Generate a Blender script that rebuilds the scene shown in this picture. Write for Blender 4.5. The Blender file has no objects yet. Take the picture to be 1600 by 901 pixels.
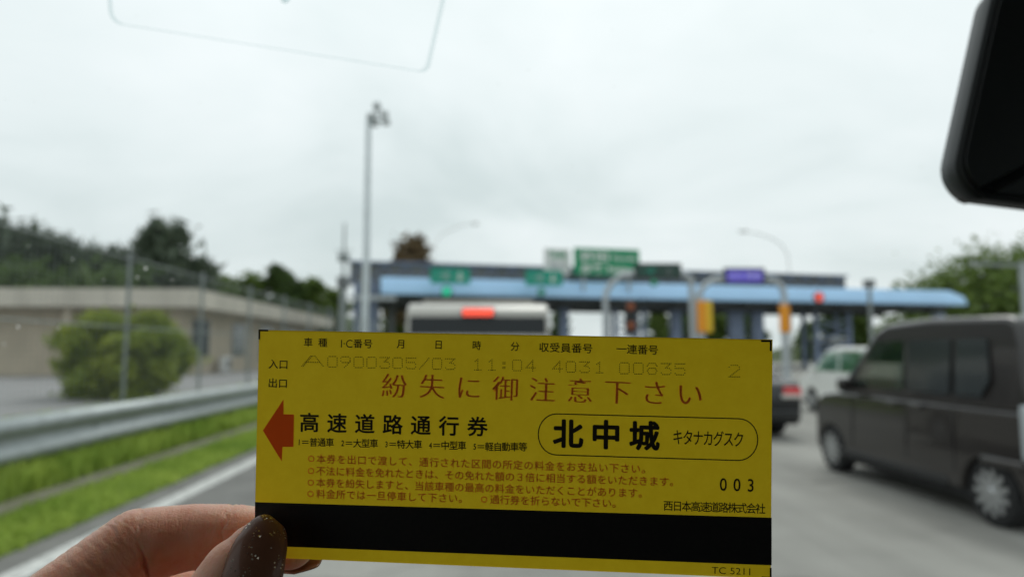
import bpy, bmesh, math, random
import numpy as np
from mathutils import Vector, Matrix

random.seed(7); RNG = np.random.default_rng(7)
scene = bpy.context.scene
COL = scene.collection
R = math.radians

# ------------------------------------------------------------------ camera
F, CX, CY = 1050.0, 800.0, 450.5           # focal length and centre in pixels of a 1600 wide picture
CAM = Vector((0, 0, 1.5))
cam = bpy.data.cameras.new('camera'); cam_o = bpy.data.objects.new('camera', cam); COL.objects.link(cam_o)
cam_o.location = CAM
cam_o.rotation_euler = (R(90 + 5.305), 0, R(-2.454))
cam.sensor_width = 36; cam.lens = 36 * F / 1600
cam.clip_start = 0.01; cam.clip_end = 3000
cam.dof.use_dof = True; cam.dof.focus_distance = 0.158; cam.dof.aperture_fstop = 11.0; cam.dof.aperture_blades = 0
scene.camera = cam_o
bpy.context.view_layer.update()
CM = Matrix.Translation(CAM) @ cam_o.rotation_euler.to_matrix().to_4x4()

# ------------------------------------------------------------------ sky and sun (bright overcast)
SUN_EL, SUN_AZ = 58, 20                     # degrees; azimuth clockwise from straight ahead
world = bpy.data.worlds.new('World'); scene.world = world; world.use_nodes = True
nt = world.node_tree; N = nt.nodes; Lk = nt.links
bg = N['Background']; bg.inputs['Strength'].default_value = 0.1
sky = N.new('ShaderNodeTexSky'); sky.sky_type = 'NISHITA'; sky.sun_disc = False
sky.sun_elevation = R(SUN_EL); sky.sun_rotation = R(SUN_AZ); sky.dust_density = 4
tc = N.new('ShaderNodeTexCoord'); sep = N.new('ShaderNodeSeparateXYZ'); Lk.new(tc.outputs['Generated'], sep.inputs[0])
def mth(op, a, b=None, tree=nt):
    n = tree.nodes.new('ShaderNodeMath'); n.operation = op
    for i, v in enumerate((a, b)):
        if v is None: continue
        if isinstance(v, (int, float)): n.inputs[i].default_value = v
        else: tree.links.new(v, n.inputs[i])
    return n.outputs[0]
zc = mth('ADD', mth('MAXIMUM', sep.outputs['Z'], 0.0), 0.22)
cv = N.new('ShaderNodeCombineXYZ')
Lk.new(mth('DIVIDE', sep.outputs['X'], zc), cv.inputs[0]); Lk.new(mth('DIVIDE', sep.outputs['Y'], zc), cv.inputs[1])
cv.inputs[2].default_value = 3.7
nz = N.new('ShaderNodeTexNoise'); nz.inputs['Scale'].default_value = 1.15; nz.inputs['Detail'].default_value = 7
nz.inputs['Roughness'].default_value = 0.52; nz.inputs['Distortion'].default_value = 0.35
Lk.new(cv.outputs[0], nz.inputs['Vector'])
cr = N.new('ShaderNodeValToRGB'); Lk.new(nz.outputs['Fac'], cr.inputs[0])
cr.color_ramp.elements[0].position = 0.30; cr.color_ramp.elements[0].color = (0.70, 0.775, 0.785, 1)
cr.color_ramp.elements[1].position = 0.70; cr.color_ramp.elements[1].color = (0.955, 0.995, 1.015, 1)
e = cr.color_ramp.elements.new(0.5); e.color = (0.855, 0.915, 0.93, 1)
gain = mth('ADD', mth('MULTIPLY', mth('MAXIMUM', sep.outputs['Z'], 0.0), 3.0), 9.3)   # overcast: brighter overhead
sc_ = N.new('ShaderNodeVectorMath'); sc_.operation = 'SCALE'
Lk.new(cr.outputs[0], sc_.inputs[0]); Lk.new(gain, sc_.inputs['Scale'])
mx = N.new('ShaderNodeMix'); mx.data_type = 'RGBA'; mx.inputs[0].default_value = 0.93
Lk.new(sky.outputs[0], mx.inputs[6]); Lk.new(sc_.outputs[0], mx.inputs[7])
Lk.new(mx.outputs[2], bg.inputs['Color'])
sun = bpy.data.lights.new('sun', 'SUN'); sun_o = bpy.data.objects.new('sun', sun); COL.objects.link(sun_o)
sun.energy = 1.0; sun.angle = R(25); sun.color = (1, 0.97, 0.92)
d_ = Vector((math.sin(R(SUN_AZ)) * math.cos(R(SUN_EL)), math.cos(R(SUN_AZ)) * math.cos(R(SUN_EL)), math.sin(R(SUN_EL))))
sun_o.rotation_euler = d_.to_track_quat('Z', 'Y').to_euler(); sun_o.location = (0, 0, 40)
vs = scene.view_settings; vs.view_transform = 'Standard'; vs.look = 'None'; vs.exposure = 0.0; vs.gamma = 1.0; vs.use_curve_mapping = False
scene.render.engine = 'CYCLES'
scene.cycles.use_denoising = True; scene.cycles.max_bounces = 10; scene.cycles.diffuse_bounces = 5; scene.cycles.transparent_max_bounces = 24
scene.cycles.caustics_reflective = False; scene.cycles.caustics_refractive = False

# ------------------------------------------------------------------ measuring helpers
def ray(px, py):
    return (CM.to_3x3() @ Vector(((px - CX) / F, -(py - CY) / F, -1))).normalized()
def cpt(px, py, z):                          # a point at depth z (metres) along the lens axis
    return CM @ Vector(((px - CX) / F * z, -(py - CY) / F * z, -z))
def cmm(X, Y, Z):                            # a point given in millimetres in front of the lens
    return CM @ Vector((X / 1000, Y / 1000, -Z / 1000))
def at_y(px, py, y):
    d = ray(px, py); return CAM + d * (y / d.y)
def on_z(px, py, z=0.0):
    d = ray(px, py); return CAM + d * ((z - CAM.z) / d.z)

# ------------------------------------------------------------------ mesh helpers
class MB:
    def __init__(s): s.v = []; s.f = []; s.mi = []
    def add(s, vs, fs, m=0):
        o = len(s.v); s.v += [tuple(v) for v in vs]; s.f += [[i + o for i in f] for f in fs]; s.mi += [m] * len(fs); return s
    def box(s, x0, y0, z0, x1, y1, z1, m=0):
        v = [(x0,y0,z0),(x1,y0,z0),(x1,y1,z0),(x0,y1,z0),(x0,y0,z1),(x1,y0,z1),(x1,y1,z1),(x0,y1,z1)]
        return s.add(v, [(0,3,2,1),(4,5,6,7),(0,1,5,4),(1,2,6,5),(2,3,7,6),(3,0,4,7)], m)
    def bar(s, a, b, w, h=None, m=0):
        a = Vector(a); b = Vector(b); h = h or w; d = (b - a).normalized()
        up = Vector((0,0,1)) if abs(d.z) < .9 else Vector((0,1,0))
        x = d.cross(up).normalized() * w / 2; y = x.cross(d).normalized() * h / 2
        v = [p + sx * x + sy * y for p in (a, b) for sx, sy in ((-1,-1),(1,-1),(1,1),(-1,1))]
        return s.add(v, [(0,1,2,3),(7,6,5,4),(0,4,5,1),(1,5,6,2),(2,6,7,3),(3,7,4,0)], m)
    def tube(s, pts, r, n=12, m=0, cap=True):
        pts = [Vector(p) for p in pts]; rs = r if isinstance(r, (list, tuple)) else [r] * len(pts)
        vs = []; prev = None
        for i, p in enumerate(pts):
            d = (pts[min(i+1, len(pts)-1)] - pts[max(i-1, 0)]).normalized()
            if prev is None: x = d.orthogonal().normalized()
            else: x = (prev - d * prev.dot(d)).normalized()
            prev = x; y = d.cross(x)
            vs += [p + (x * math.cos(2*math.pi*k/n) + y * math.sin(2*math.pi*k/n)) * rs[i] for k in range(n)]
        fs = [(i*n+k, i*n+(k+1)%n, (i+1)*n+(k+1)%n, (i+1)*n+k) for i in range(len(pts)-1) for k in range(n)]
        if cap: fs += [tuple(range(n))[::-1], tuple(range((len(pts)-1)*n, len(pts)*n))]
        return s.add(vs, fs, m)
    def lathe(s, prof, c, axis='x', n=24, m=0):     # prof: (along, radius)
        vs = []
        for a, r in prof:
            for k in range(n):
                u, w = r*math.cos(2*math.pi*k/n), r*math.sin(2*math.pi*k/n)
                vs.append({'x': (c[0]+a, c[1]+u, c[2]+w), 'z': (c[0]+u, c[1]+w, c[2]+a), 'y': (c[0]+u, c[1]+a, c[2]+w)}[axis])
        fs = [(i*n+k, i*n+(k+1)%n, (i+1)*n+(k+1)%n, (i+1)*n+k) for i in range(len(prof)-1) for k in range(n)]
        fs += [tuple(range(n))[::-1], tuple(range((len(prof)-1)*n, len(prof)*n))]
        return s.add(vs, fs, m)
    def sweep(s, prof, stations, m=0, closed=False):  # prof (x,z) carried along y stations
        k = len(prof); vs = [(x, y, z) for y in stations for x, z in prof]
        fs = [(i*k+j, i*k+j+1, (i+1)*k+j+1, (i+1)*k+j) for i in range(len(stations)-1) for j in range(k-1)]
        if closed: fs += [(i*k+k-1, i*k, (i+1)*k, (i+1)*k+k-1) for i in range(len(stations)-1)] + [tuple(range(k))[::-1], tuple(range((len(stations)-1)*k, len(stations)*k))]
        return s.add(vs, fs, m)
    def build(s, name, mats, parent=None, smooth=False, bevel=0, seg=2, angle=35, recalc=True):
        me = bpy.data.meshes.new(name); me.from_pydata(s.v, [], s.f)
        for mt in (mats if isinstance(mats, (list, tuple)) else [mats]): me.materials.append(mt)
        me.polygons.foreach_set('material_index', s.mi)
        if recalc:
            bm = bmesh.new(); bm.from_mesh(me); bmesh.ops.recalc_face_normals(bm, faces=bm.faces); bm.to_mesh(me); bm.free()
        if smooth:
            me.polygons.foreach_set('use_smooth', [True] * len(me.polygons)); me.set_sharp_from_angle(angle=R(40))
        o = bpy.data.objects.new(name, me); COL.objects.link(o)
        if parent is not None: o.parent = parent
        if bevel:
            b = o.modifiers.new('bevel', 'BEVEL'); b.width = bevel; b.segments = seg; b.limit_method = 'ANGLE'; b.angle_limit = R(angle); b.harden_normals = False
            me.polygons.foreach_set('use_smooth', [True] * len(me.polygons)); me.set_sharp_from_angle(angle=R(60))
        return o

def tag(o, label=None, cat=None, group=None, kind=None):
    for k, v in (('label', label), ('category', cat), ('group', group), ('kind', kind)):
        if v: o[k] = v
    return o
def thing(name, label, cat, loc=(0,0,0), rotz=0, group=None):
    o = bpy.data.objects.new(name, None); o.empty_display_size = .2; COL.objects.link(o)
    o.location = loc; o.rotation_euler = (0, 0, rotz)
    return tag(o, label, cat, group)
def copy_tree(o, parent=None):
    c = o.copy(); COL.objects.link(c)
    if parent is not None: c.parent = parent
    for ch in list(o.children): copy_tree(ch, c)
    return c

# ------------------------------------------------------------------ materials
def mat(name, col, rough=.6, metal=0, var=0.0, scale=4.0, col2=None, bump=0.0, bscale=60, coat=0, spec=.5, stretch=None, emit=None, estr=0):
    m = bpy.data.materials.new(name); m.use_nodes = True; t = m.node_tree; b = t.nodes['Principled BSDF']
    c4 = (*col, 1)
    b.inputs['Base Color'].default_value = c4; b.inputs['Roughness'].default_value = rough; b.inputs['Metallic'].default_value = metal
    b.inputs['Coat Weight'].default_value = coat; b.inputs['Coat Roughness'].default_value = .05; b.inputs['Specular IOR Level'].default_value = spec
    if emit: b.inputs['Emission Color'].default_value = (*emit, 1); b.inputs['Emission Strength'].default_value = estr
    if var or col2 or bump:
        tx = t.nodes.new('ShaderNodeTexCoord'); mp = t.nodes.new('ShaderNodeMapping')
        t.links.new(tx.outputs['Object'], mp.inputs[0])
        if stretch: mp.inputs['Scale'].default_value = stretch
    if var or col2:
        n = t.nodes.new('ShaderNodeTexNoise'); n.inputs['Scale'].default_value = scale; n.inputs['Detail'].default_value = 8; n.inputs['Roughness'].default_value = .62
        t.links.new(mp.outputs[0], n.inputs['Vector'])
        r = t.nodes.new('ShaderNodeValToRGB'); t.links.new(n.outputs['Fac'], r.inputs[0])
        if col2: a, z = col, col2
        else: a, z = [max(0, k * (1 - var)) for k in col], [min(1, k * (1 + var)) for k in col]
        r.color_ramp.elements[0].position = .35; r.color_ramp.elements[0].color = (*a, 1)
        r.color_ramp.elements[1].position = .66; r.color_ramp.elements[1].color = (*z, 1)
        t.links.new(r.outputs[0], b.inputs['Base Color'])
    if bump:
        n2 = t.nodes.new('ShaderNodeTexNoise'); n2.inputs['Scale'].default_value = bscale; n2.inputs['Detail'].default_value = 6
        t.links.new(mp.outputs[0], n2.inputs['Vector'])
        bp = t.nodes.new('ShaderNodeBump'); bp.inputs['Strength'].default_value = bump; bp.inputs['Distance'].default_value = .02
        t.links.new(n2.outputs['Fac'], bp.inputs['Height']); t.links.new(bp.outputs[0], b.inputs['Normal'])
    return m
def leafmat(name, a, b_, trans=.35):
    m = bpy.data.materials.new(name); m.use_nodes = True; t = m.node_tree; b = t.nodes['Principled BSDF']
    tx = t.nodes.new('ShaderNodeTexCoord'); n = t.nodes.new('ShaderNodeTexNoise'); n.inputs['Scale'].default_value = .9; n.inputs['Detail'].default_value = 9; n.inputs['Roughness'].default_value = .75
    t.links.new(tx.outputs['Object'], n.inputs['Vector'])
    r = t.nodes.new('ShaderNodeValToRGB'); t.links.new(n.outputs['Fac'], r.inputs[0])
    r.color_ramp.elements[0].position = .36; r.color_ramp.elements[0].color = (*a, 1)
    r.color_ramp.elements[1].position = .64; r.color_ramp.elements[1].color = (*b_, 1)
    t.links.new(r.outputs[0], b.inputs['Base Color']); b.inputs['Roughness'].default_value = .55; b.inputs['Specular IOR Level'].default_value = .3
    tr = t.nodes.new('ShaderNodeBsdfTranslucent'); t.links.new(r.outputs[0], tr.inputs[0])
    mxs = t.nodes.new('ShaderNodeMixShader'); mxs.inputs[0].default_value = trans
    t.links.new(b.outputs[0], mxs.inputs[1]); t.links.new(tr.outputs[0], mxs.inputs[2])
    t.links.new(mxs.outputs[0], t.nodes['Material Output'].inputs[0])
    return m
def clear(name, col):
    m = bpy.data.materials.new(name); m.use_nodes = True; t = m.node_tree
    tr = t.nodes.new('ShaderNodeBsdfTransparent'); tr.inputs[0].default_value = (*col, 1)
    t.links.new(tr.outputs[0], t.nodes['Material Output'].inputs[0]); return m
def tinted(name, col, gloss=.12, rough=.03):
    m = bpy.data.materials.new(name); m.use_nodes = True; t = m.node_tree
    tr = t.nodes.new('ShaderNodeBsdfTransparent'); tr.inputs[0].default_value = (*col, 1)
    g = t.nodes.new('ShaderNodeBsdfGlossy'); g.inputs['Roughness'].default_value = rough
    mxs = t.nodes.new('ShaderNodeMixShader'); mxs.inputs[0].default_value = gloss
    t.links.new(tr.outputs[0], mxs.inputs[1]); t.links.new(g.outputs[0], mxs.inputs[2]); t.links.new(mxs.outputs[0], t.nodes['Material Output'].inputs[0]); return m

def roadmat():
    m = mat('road_concrete', (.275,.268,.245), .85, var=.09, scale=1.3, bump=.25, bscale=40); t = m.node_tree; n_ = t.nodes; b = n_['Principled BSDF']
    base = b.inputs['Base Color'].links[0].from_socket; tx = n_.new('ShaderNodeTexCoord')
    def nz(scale, stretch, lo, hi, va, vb, det=6):
        mp_ = n_.new('ShaderNodeMapping'); mp_.inputs['Scale'].default_value = stretch; t.links.new(tx.outputs['Object'], mp_.inputs[0])
        q = n_.new('ShaderNodeTexNoise'); q.inputs['Scale'].default_value = scale; q.inputs['Detail'].default_value = det; t.links.new(mp_.outputs[0], q.inputs['Vector'])
        r = n_.new('ShaderNodeMapRange'); r.inputs[1].default_value = lo; r.inputs[2].default_value = hi; r.inputs[3].default_value = va; r.inputs[4].default_value = vb; t.links.new(q.outputs['Fac'], r.inputs[0]); return r.outputs[0]
    k = mth('MULTIPLY', nz(1.1, (1,.035,1), .40,.62, .80,1.10), nz(.55, (1,.5,1), .56,.70, 1.0,.74), t)      # tyre-worn lanes, oil and damp stains
    vo = n_.new('ShaderNodeTexVoronoi'); vo.feature = 'DISTANCE_TO_EDGE'; vo.inputs['Scale'].default_value = .33; ns = n_.new('ShaderNodeTexNoise'); ns.inputs['Scale'].default_value = 1.5; ns.inputs['Detail'].default_value = 5
    t.links.new(tx.outputs['Object'], ns.inputs['Vector']); ad = n_.new('ShaderNodeVectorMath'); ad.operation = 'ADD'; t.links.new(tx.outputs['Object'], ad.inputs[0]); t.links.new(ns.outputs['Color'], ad.inputs[1]); t.links.new(ad.outputs[0], vo.inputs['Vector'])
    cr_ = n_.new('ShaderNodeMapRange'); cr_.inputs[1].default_value = .0; cr_.inputs[2].default_value = .018; cr_.inputs[3].default_value = .72; cr_.inputs[4].default_value = 1; t.links.new(vo.outputs['Distance'], cr_.inputs[0])
    k = mth('MULTIPLY', k, cr_.outputs[0], t)
    sc = n_.new('ShaderNodeVectorMath'); sc.operation = 'SCALE'; t.links.new(base, sc.inputs[0]); t.links.new(k, sc.inputs['Scale']); t.links.new(sc.outputs[0], b.inputs['Base Color']); return m
M = dict(
    concrete=roadmat(),
    asphalt=mat('asphalt', (.155,.152,.143), .85, var=.16, scale=2.0, bump=.3, bscale=60),
    lot=mat('lot_asphalt', (.24,.235,.235), .9, var=.1, scale=.8),
    paint=mat('road_paint', (.50,.50,.48), .75, var=.35, scale=14),
    kerb=mat('kerb_concrete', (.19,.18,.14), .95, col2=(.11,.115,.06), scale=3),
    soil=mat('verge_soil', (.11,.17,.04), .95, col2=(.17,.18,.07), scale=5),
    far=mat('far_ground', (.06,.085,.03), .95, var=.3, scale=.2),
    galv=mat('galvanised_steel', (.38,.41,.41), .48, .45, var=.12, scale=6),
    galv_dull=mat('dull_steel', (.25,.275,.275), .55, .3, var=.1, scale=6),
    cream=mat('cream_wall', (.50,.43,.33), .85, var=.10, scale=.7),
    fascia=mat('roof_fascia', (.60,.55,.47), .85, var=.13, scale=.8, stretch=(1,1,.25)),
    winglass=mat('window_glass', (.045,.06,.06), .12, spec=.6),
    winframe=mat('window_frame', (.35,.36,.36), .5, .3),
    bark=mat('bark', (.10,.075,.055), .9, var=.3, scale=6),
    leaf_pine=leafmat('leaf_casuarina', (.056,.080,.054), (.130,.165,.108), .3),
    leaf_green=leafmat('leaf_green', (.075,.125,.028), (.18,.25,.055)),
    leaf_dark=leafmat('leaf_dark', (.042,.075,.024), (.115,.175,.045)),
    leaf_bush=leafmat('leaf_bush', (.12,.19,.024), (.38,.42,.05), .35),
    leaf_brown=leafmat('leaf_brown', (.08,.06,.032), (.22,.15,.075), .2),
    grass=leafmat('grass', (.26,.39,.065), (.47,.58,.125), .5),
    blue=mat('canopy_blue', (.43,.67,.95), .45, var=.05, scale=.5),
    steelblue=mat('gate_steel', (.20,.25,.36), .5, .1, var=.12, scale=1),
    gate_grey=mat('gate_grey', (.16,.17,.175), .7, var=.15, scale=.8),
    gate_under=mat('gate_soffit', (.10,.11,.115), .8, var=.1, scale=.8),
    gate_light=mat('gate_light_steel', (.42,.45,.47), .5, .2),
    sign_teal=mat('sign_teal', (.0,.31,.21), .5), sign_green=mat('sign_green', (.0,.27,.115), .5),
    sign_dark=mat('sign_dark', (.018,.055,.042), .5), sign_purple=mat('sign_purple', (.10,.07,.50), .5, emit=(.10,.07,.55), estr=.35),
    mast_paint=mat('mast_paint', (.62,.67,.70), .5, var=.08, scale=2), white=mat('white_paint', (.75,.75,.74), .5), sign_back=mat('sign_back', (.05,.055,.055), .6),
    orange=mat('orange_paint', (.80,.30,.01), .5), yellow=mat('yellow_paint', (.75,.48,.02), .5),
    dark=mat('dark_plastic', (.014,.016,.017), .5), black=mat('black_rubber', (.012,.012,.013), .8),
    lamp_green=mat('lamp_green', (.0,.3,.15), .3, emit=(.05,.75,.45), estr=.5),
    lamp_green_dim=mat('lamp_green_dim', (.02,.16,.10), .3, emit=(.02,.4,.22), estr=.3),
    lamp_red=mat('lamp_red', (.5,.05,.03), .3, emit=(.95,.12,.08), estr=.6),
    lamp_amber=mat('lamp_amber_off', (.18,.05,.015), .3, emit=(.5,.1,.02), estr=.12),
    brake=mat('brake_lamp', (.6,.05,.03), .3, emit=(1,.10,.055), estr=1.35),
    tail=mat('tail_lamp', (.45,.01,.015), .15, emit=(1,.02,.04), estr=.12, coat=1),
    paint_white=mat('white_car_paint', (.80,.80,.77), .35, coat=.6), paint_beige=mat('silver_white_paint', (.43,.41,.37), .35, coat=.6),
    paint_black=mat('black_car_paint', (.010,.011,.012), .35, coat=.5, spec=.35), paint_brown=mat('brown_car_paint', (.017,.0135,.013), .36, .0, coat=.8, spec=.35),
    blackglass=mat('black_car_glass', (.010,.014,.016), .2, spec=.35), carglass=mat('dark_car_glass', (.030,.036,.038), .12, spec=.8, coat=.3),
    seeglass=tinted('green_tinted_glass', (.72,.90,.80), .30),
    rim=mat('alloy_rim', (.50,.51,.52), .35, .7), trim=mat('car_trim', (.02,.02,.021), .6),
    chrome=mat('chrome', (.6,.6,.6), .2, 1), plate=mat('number_plate', (.65,.65,.6), .5),
    headliner=mat('headliner', (.13,.125,.12), .95, var=.06, scale=30), cabin=mat('cabin_plastic', (.035,.036,.038), .7, bump=.2, bscale=300),
    seat=mat('seat_cloth', (.05,.05,.055), .95, var=.2, scale=60),
    mirror_case=mat('mirror_case', (.020,.024,.026), .5), mirror_face=mat('mirror_face', (.022,.026,.028), .3, spec=.4),
    rear_dimming=clear('cabin_dimming_glass', (.30,.32,.31)), windscreen=clear('windscreen_glass', (.955,.985,.972)), film=clear('sticker_film', (.985,.99,.99)),  # unseen rear glass has its tint added to dim the cabin light
    dustmat=leafmat('dust_grain', (.75,.75,.72), (.8,.8,.78), .75), film_edge=clear('film_edge', (.78,.83,.83)),
)

# ------------------------------------------------------------------ setting
def sheet(name, pts, m, sub=None):
    o = MB().add(pts, [tuple(range(len(pts)))]).build(name, m, recalc=False); tag(o, kind='structure'); return o
sheet('ground', [(-900,-300,-.06),(900,-300,-.06),(900,1500,-.06),(-900,1500,-.06)], M['far'])
sheet('road', [(-3.85,-40,0),(60,-40,0),(60,110,0),(-3.85,110,0)], M['concrete'])
sheet('road_shoulder', [(-3.85,-40,.004),(-2.2,-40,.004),(-2.2,46,.004),(-3.85,46,.004)], M['asphalt'])
ln = MB(); 
ln.add([(-3.22,-5,.008),(-3.02,-5,.008),(-3.02,46,.008),(-3.22,46,.008)], [(0,1,2,3)])
tag(ln.build('edge_line', M['paint'], recalc=False), kind='structure')
k = MB().sweep([(-4.42,-.05),(-4.42,.10),(-4.40,.115),(-4.16,.115),(-4.14,.10),(-4.14,-.05)], [-5,60], closed=True).build('kerb', M['kerb'], bevel=0); tag(k, kind='structure')
v = MB()
v.sweep([(-4.14,.045),(-3.70,.016),(-3.50,.007)], [-5,60])
v.sweep([(-9,.28),(-6.4,.28),(-5.7,.24),(-4.9,.13),(-4.42,.09)], [-5,60])
tag(v.build('verge', M['soil']), kind='structure')
sheet('parking_lot', [(-70,5,.285),(-8.6,5,.285),(-8.6,64,.285),(-70,64,.285)], M['lot'])
# low green rise behind the office and beyond the gate
def rise(name, cx, cy, rx, ry, h, m):
    n, q = 26, 8; vs = [(cx, cy, h)]; fs = []
    for j in range(1, q + 1):
        t = j / q
        for i in range(n):
            a = 2*math.pi*i/n; zz = h * (0.5 + 0.5*math.cos(math.pi*t)) * (1 + .18*math.sin(3*a + j))
            vs.append((cx + rx*t*math.cos(a), cy + ry*t*math.sin(a), zz - .08))
    for i in range(n): fs.append((0, 1+i, 1+(i+1) % n))
    for j in range(q-1):
        for i in range(n):
            a = 1+j*n+i; b = 1+j*n+(i+1) % n; fs.append((a, a+n, b+n, b))
    return tag(MB().add(vs, fs).build(name, m, smooth=True), kind='structure')
rise('hill', -32, 96, 40, 18, 7.5, M['far'])
rise('hill', 66, 100, 34, 16, 5.5, M['far'])

# grass blades
def grass(name, n, fx, y0, y1, h0, h1, label, bend=.5):
    y = y0 + (y1-y0) * RNG.random(n)**1.5; x, z = fx(RNG.random(n))
    h = h0 + (h1-h0) * RNG.random(n); a = RNG.random(n)*6.283; w = (.006 + .008*RNG.random(n)) * (1 + y/10)
    dx, dy = np.cos(a), np.sin(a); l = bend*h*RNG.random(n); la = RNG.random(n)*6.283
    P = np.zeros((n,4,3)); 
    P[:,0] = np.stack([x-dx*w, y-dy*w, z-.01], 1); P[:,1] = np.stack([x+dx*w, y+dy*w, z-.01], 1)
    mx_, my_ = x + .35*l*np.cos(la), y + .35*l*np.sin(la)
    P[:,2] = np.stack([mx_+dx*w*.8, my_+dy*w*.8, z+h*.6], 1)
    P[:,3] = np.stack([x+l*np.cos(la), y+l*np.sin(la), z+h], 1)
    me = bpy.data.meshes.new(name); me.from_pydata(P.reshape(-1,3).tolist(), [], [(4*i,4*i+1,4*i+2,4*i+3) for i in range(n)]); me.materials.append(M['grass'])
    o = bpy.data.objects.new(name, me); COL.objects.link(o); return tag(o, label, 'grass', kind='stuff')
def fx_verge(r):
    x = -4.43 - 2.4*r; z = np.interp(-x, [4.3,4.9,5.7,6.4,7], [.09,.13,.24,.28,.28]); return x, z
def fx_strip(r):
    x = -4.11 + .62*r**1.35; return x, np.interp(-x, [3.48,4.14], [.006,.045])
grass('grass', 60000, fx_verge, 2.5, 34, .10, .34, 'bright green grass growing behind the low kerb and under the guardrail')
grass('grass', 24000, fx_strip, 2.5, 34, .03, .12, 'short patchy grass between the low kerb and the asphalt shoulder', .9)

# ------------------------------------------------------------------ guardrail and fence
gr = thing('guardrail', 'galvanised steel corrugated guardrail standing in the grass beside the shoulder', 'guardrail', (-4.7, 2, 0))
W_ = [(-.070,.36),(-.020,.375),(.030,.415),(.040,.46),(.026,.505),(-.045,.555),(-.062,.595),(-.045,.635),(.026,.685),(.040,.73),(.030,.775),(-.020,.812),(-.070,.83)]
bm_ = MB(); st = [-1, 6.62, 6.64, 14.6, 14.62, 40]
bm_.sweep([(x, z) for x, z in W_], [-3, 4.6]); bm_.sweep([(x+.006, z) for x, z in W_], [4.3, 12.6]); bm_.sweep([(x, z) for x, z in W_], [12.3, 44])
go = bm_.build('beam', M['galv'], gr, smooth=True); sm = go.modifiers.new('solid', 'SOLIDIFY'); sm.thickness = .006
for i in range(13):
    y = 0.6 + 2.0 * (i*1.0) + 4.0*0
    MB().tube([(-.12, y, .0), (-.12, y, .80)], .06, 14).box(-.07, y-.04, .50, -.045, y+.04, .70).build('post', M['galv_dull'], gr, smooth=True)

fe = thing('wire_fence', 'tall grey welded wire fence on round posts behind the guardrail', 'fence', (-6.05, 5.7, .28))
y0f = 5.7 - 5.7
ys = [1.9] + [6.0 + i*3.0 for i in range(10)]            # local y, posts at 5.7, 8.7 ...
for y in ys: MB().tube([(0,y,-.1),(0,y,2.86)], .032, 12).lathe([(0,.04),(.03,.03),(.045,.0)], (0,y,2.86), 'z', 12).build('post', M['galv_dull'], fe, smooth=True)
MB().tube([(0.0,-.2,2.80),(0,33.2,2.80)], .013, 10).build('top_rail', M['galv_dull'], fe, smooth=True)
MB().tube([(0.0,-.2,1.62),(0,33.2,1.62)], .011, 10).build('middle_rail', M['galv'], fe, smooth=True)
wm = MB()
for i in range(int(33/.125)): wm.bar((.03, i*.125, .05), (.03, i*.125, 2.78), .0042)
for j in range(36): wm.bar((.034, -.1, .06+j*.075), (.034, 33.1, .06+j*.075), .0032)
wm.build('wire_mesh', M['galv_dull'], fe, recalc=False)

# ------------------------------------------------------------------ office building
ob = thing('office_building', 'low cream single-storey office with a thick flat roof behind the wire fence', 'building', (-13.9, 33, .28))
ZB = 4.22
MB().box(-24, -.0, ZB-.88, 0, 30, ZB).box(-23.6, .4, ZB, -.4, 29.6, ZB+.02).build('roof', M['fascia'], ob, bevel=.03)
MB().box(-22.8, 1.3, 0, -1.2, 28.8, ZB-.885).build('wall', M['cream'], ob)
for x in (-20, -13.5, -6.2): MB().box(x-.18, .35, 0, x+.18, .7, ZB-.885).build('porch_column', M['cream'], ob)
def office_win(x0, y0, x1, y1, z0, z1):
    if abs(y1-y0) < .01: a = MB().box(x0, y0-.05, z0, x1, y0-.004, z1); g = MB().box(x0+.07, y0-.07, z0+.07, (x0+x1)/2-.03, y0-.052, z1-.07).box((x0+x1)/2+.03, y0-.07, z0+.07, x1-.07, y0-.052, z1-.07)
    else: a = MB().box(x0+.004, y0, z0, x0+.05, y1, z1); g = MB().box(x0+.052, y0+.07, z0+.07, x0+.07, (y0+y1)/2-.03, z1-.07).box(x0+.052, (y0+y1)/2+.03, z0+.07, x0+.07, y1-.07, z1-.07)
    f = a.build('window', M['winframe'], ob); g.build('pane', M['winglass'], f)
for x in (-18.5, -14.6, -5.6): office_win(x, 1.3, x+1.9, 1.3, 1.2, 2.75)
for y in (2.6, 8.2, 13.5, 19.0, 24): office_win(-1.2, y, -1.2, y+2.2, .9 if y < 10 else .4, 2.9)
for i, (x, y, lb) in enumerate(((-15.6, 33.9, 'white air conditioner unit against the office front wall'), (-14.55, 38.9, 'white air conditioner unit against the office side wall facing the road'))):
    a = thing('air_conditioner', lb, 'air conditioner', (x, y, .285), 0 if i == 0 else R(90), 'outdoor air conditioner units by the office')
    MB().box(-.45,-.17,.06,.45,.17,.9).build('casing', M['white'], a, bevel=.02)
    MB().lathe([(-.012,.30),(0,.30),(.006,.27)], (.08,-.176,.48), 'y', 24).build('fan_grille', M['sign_back'], a)

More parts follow.
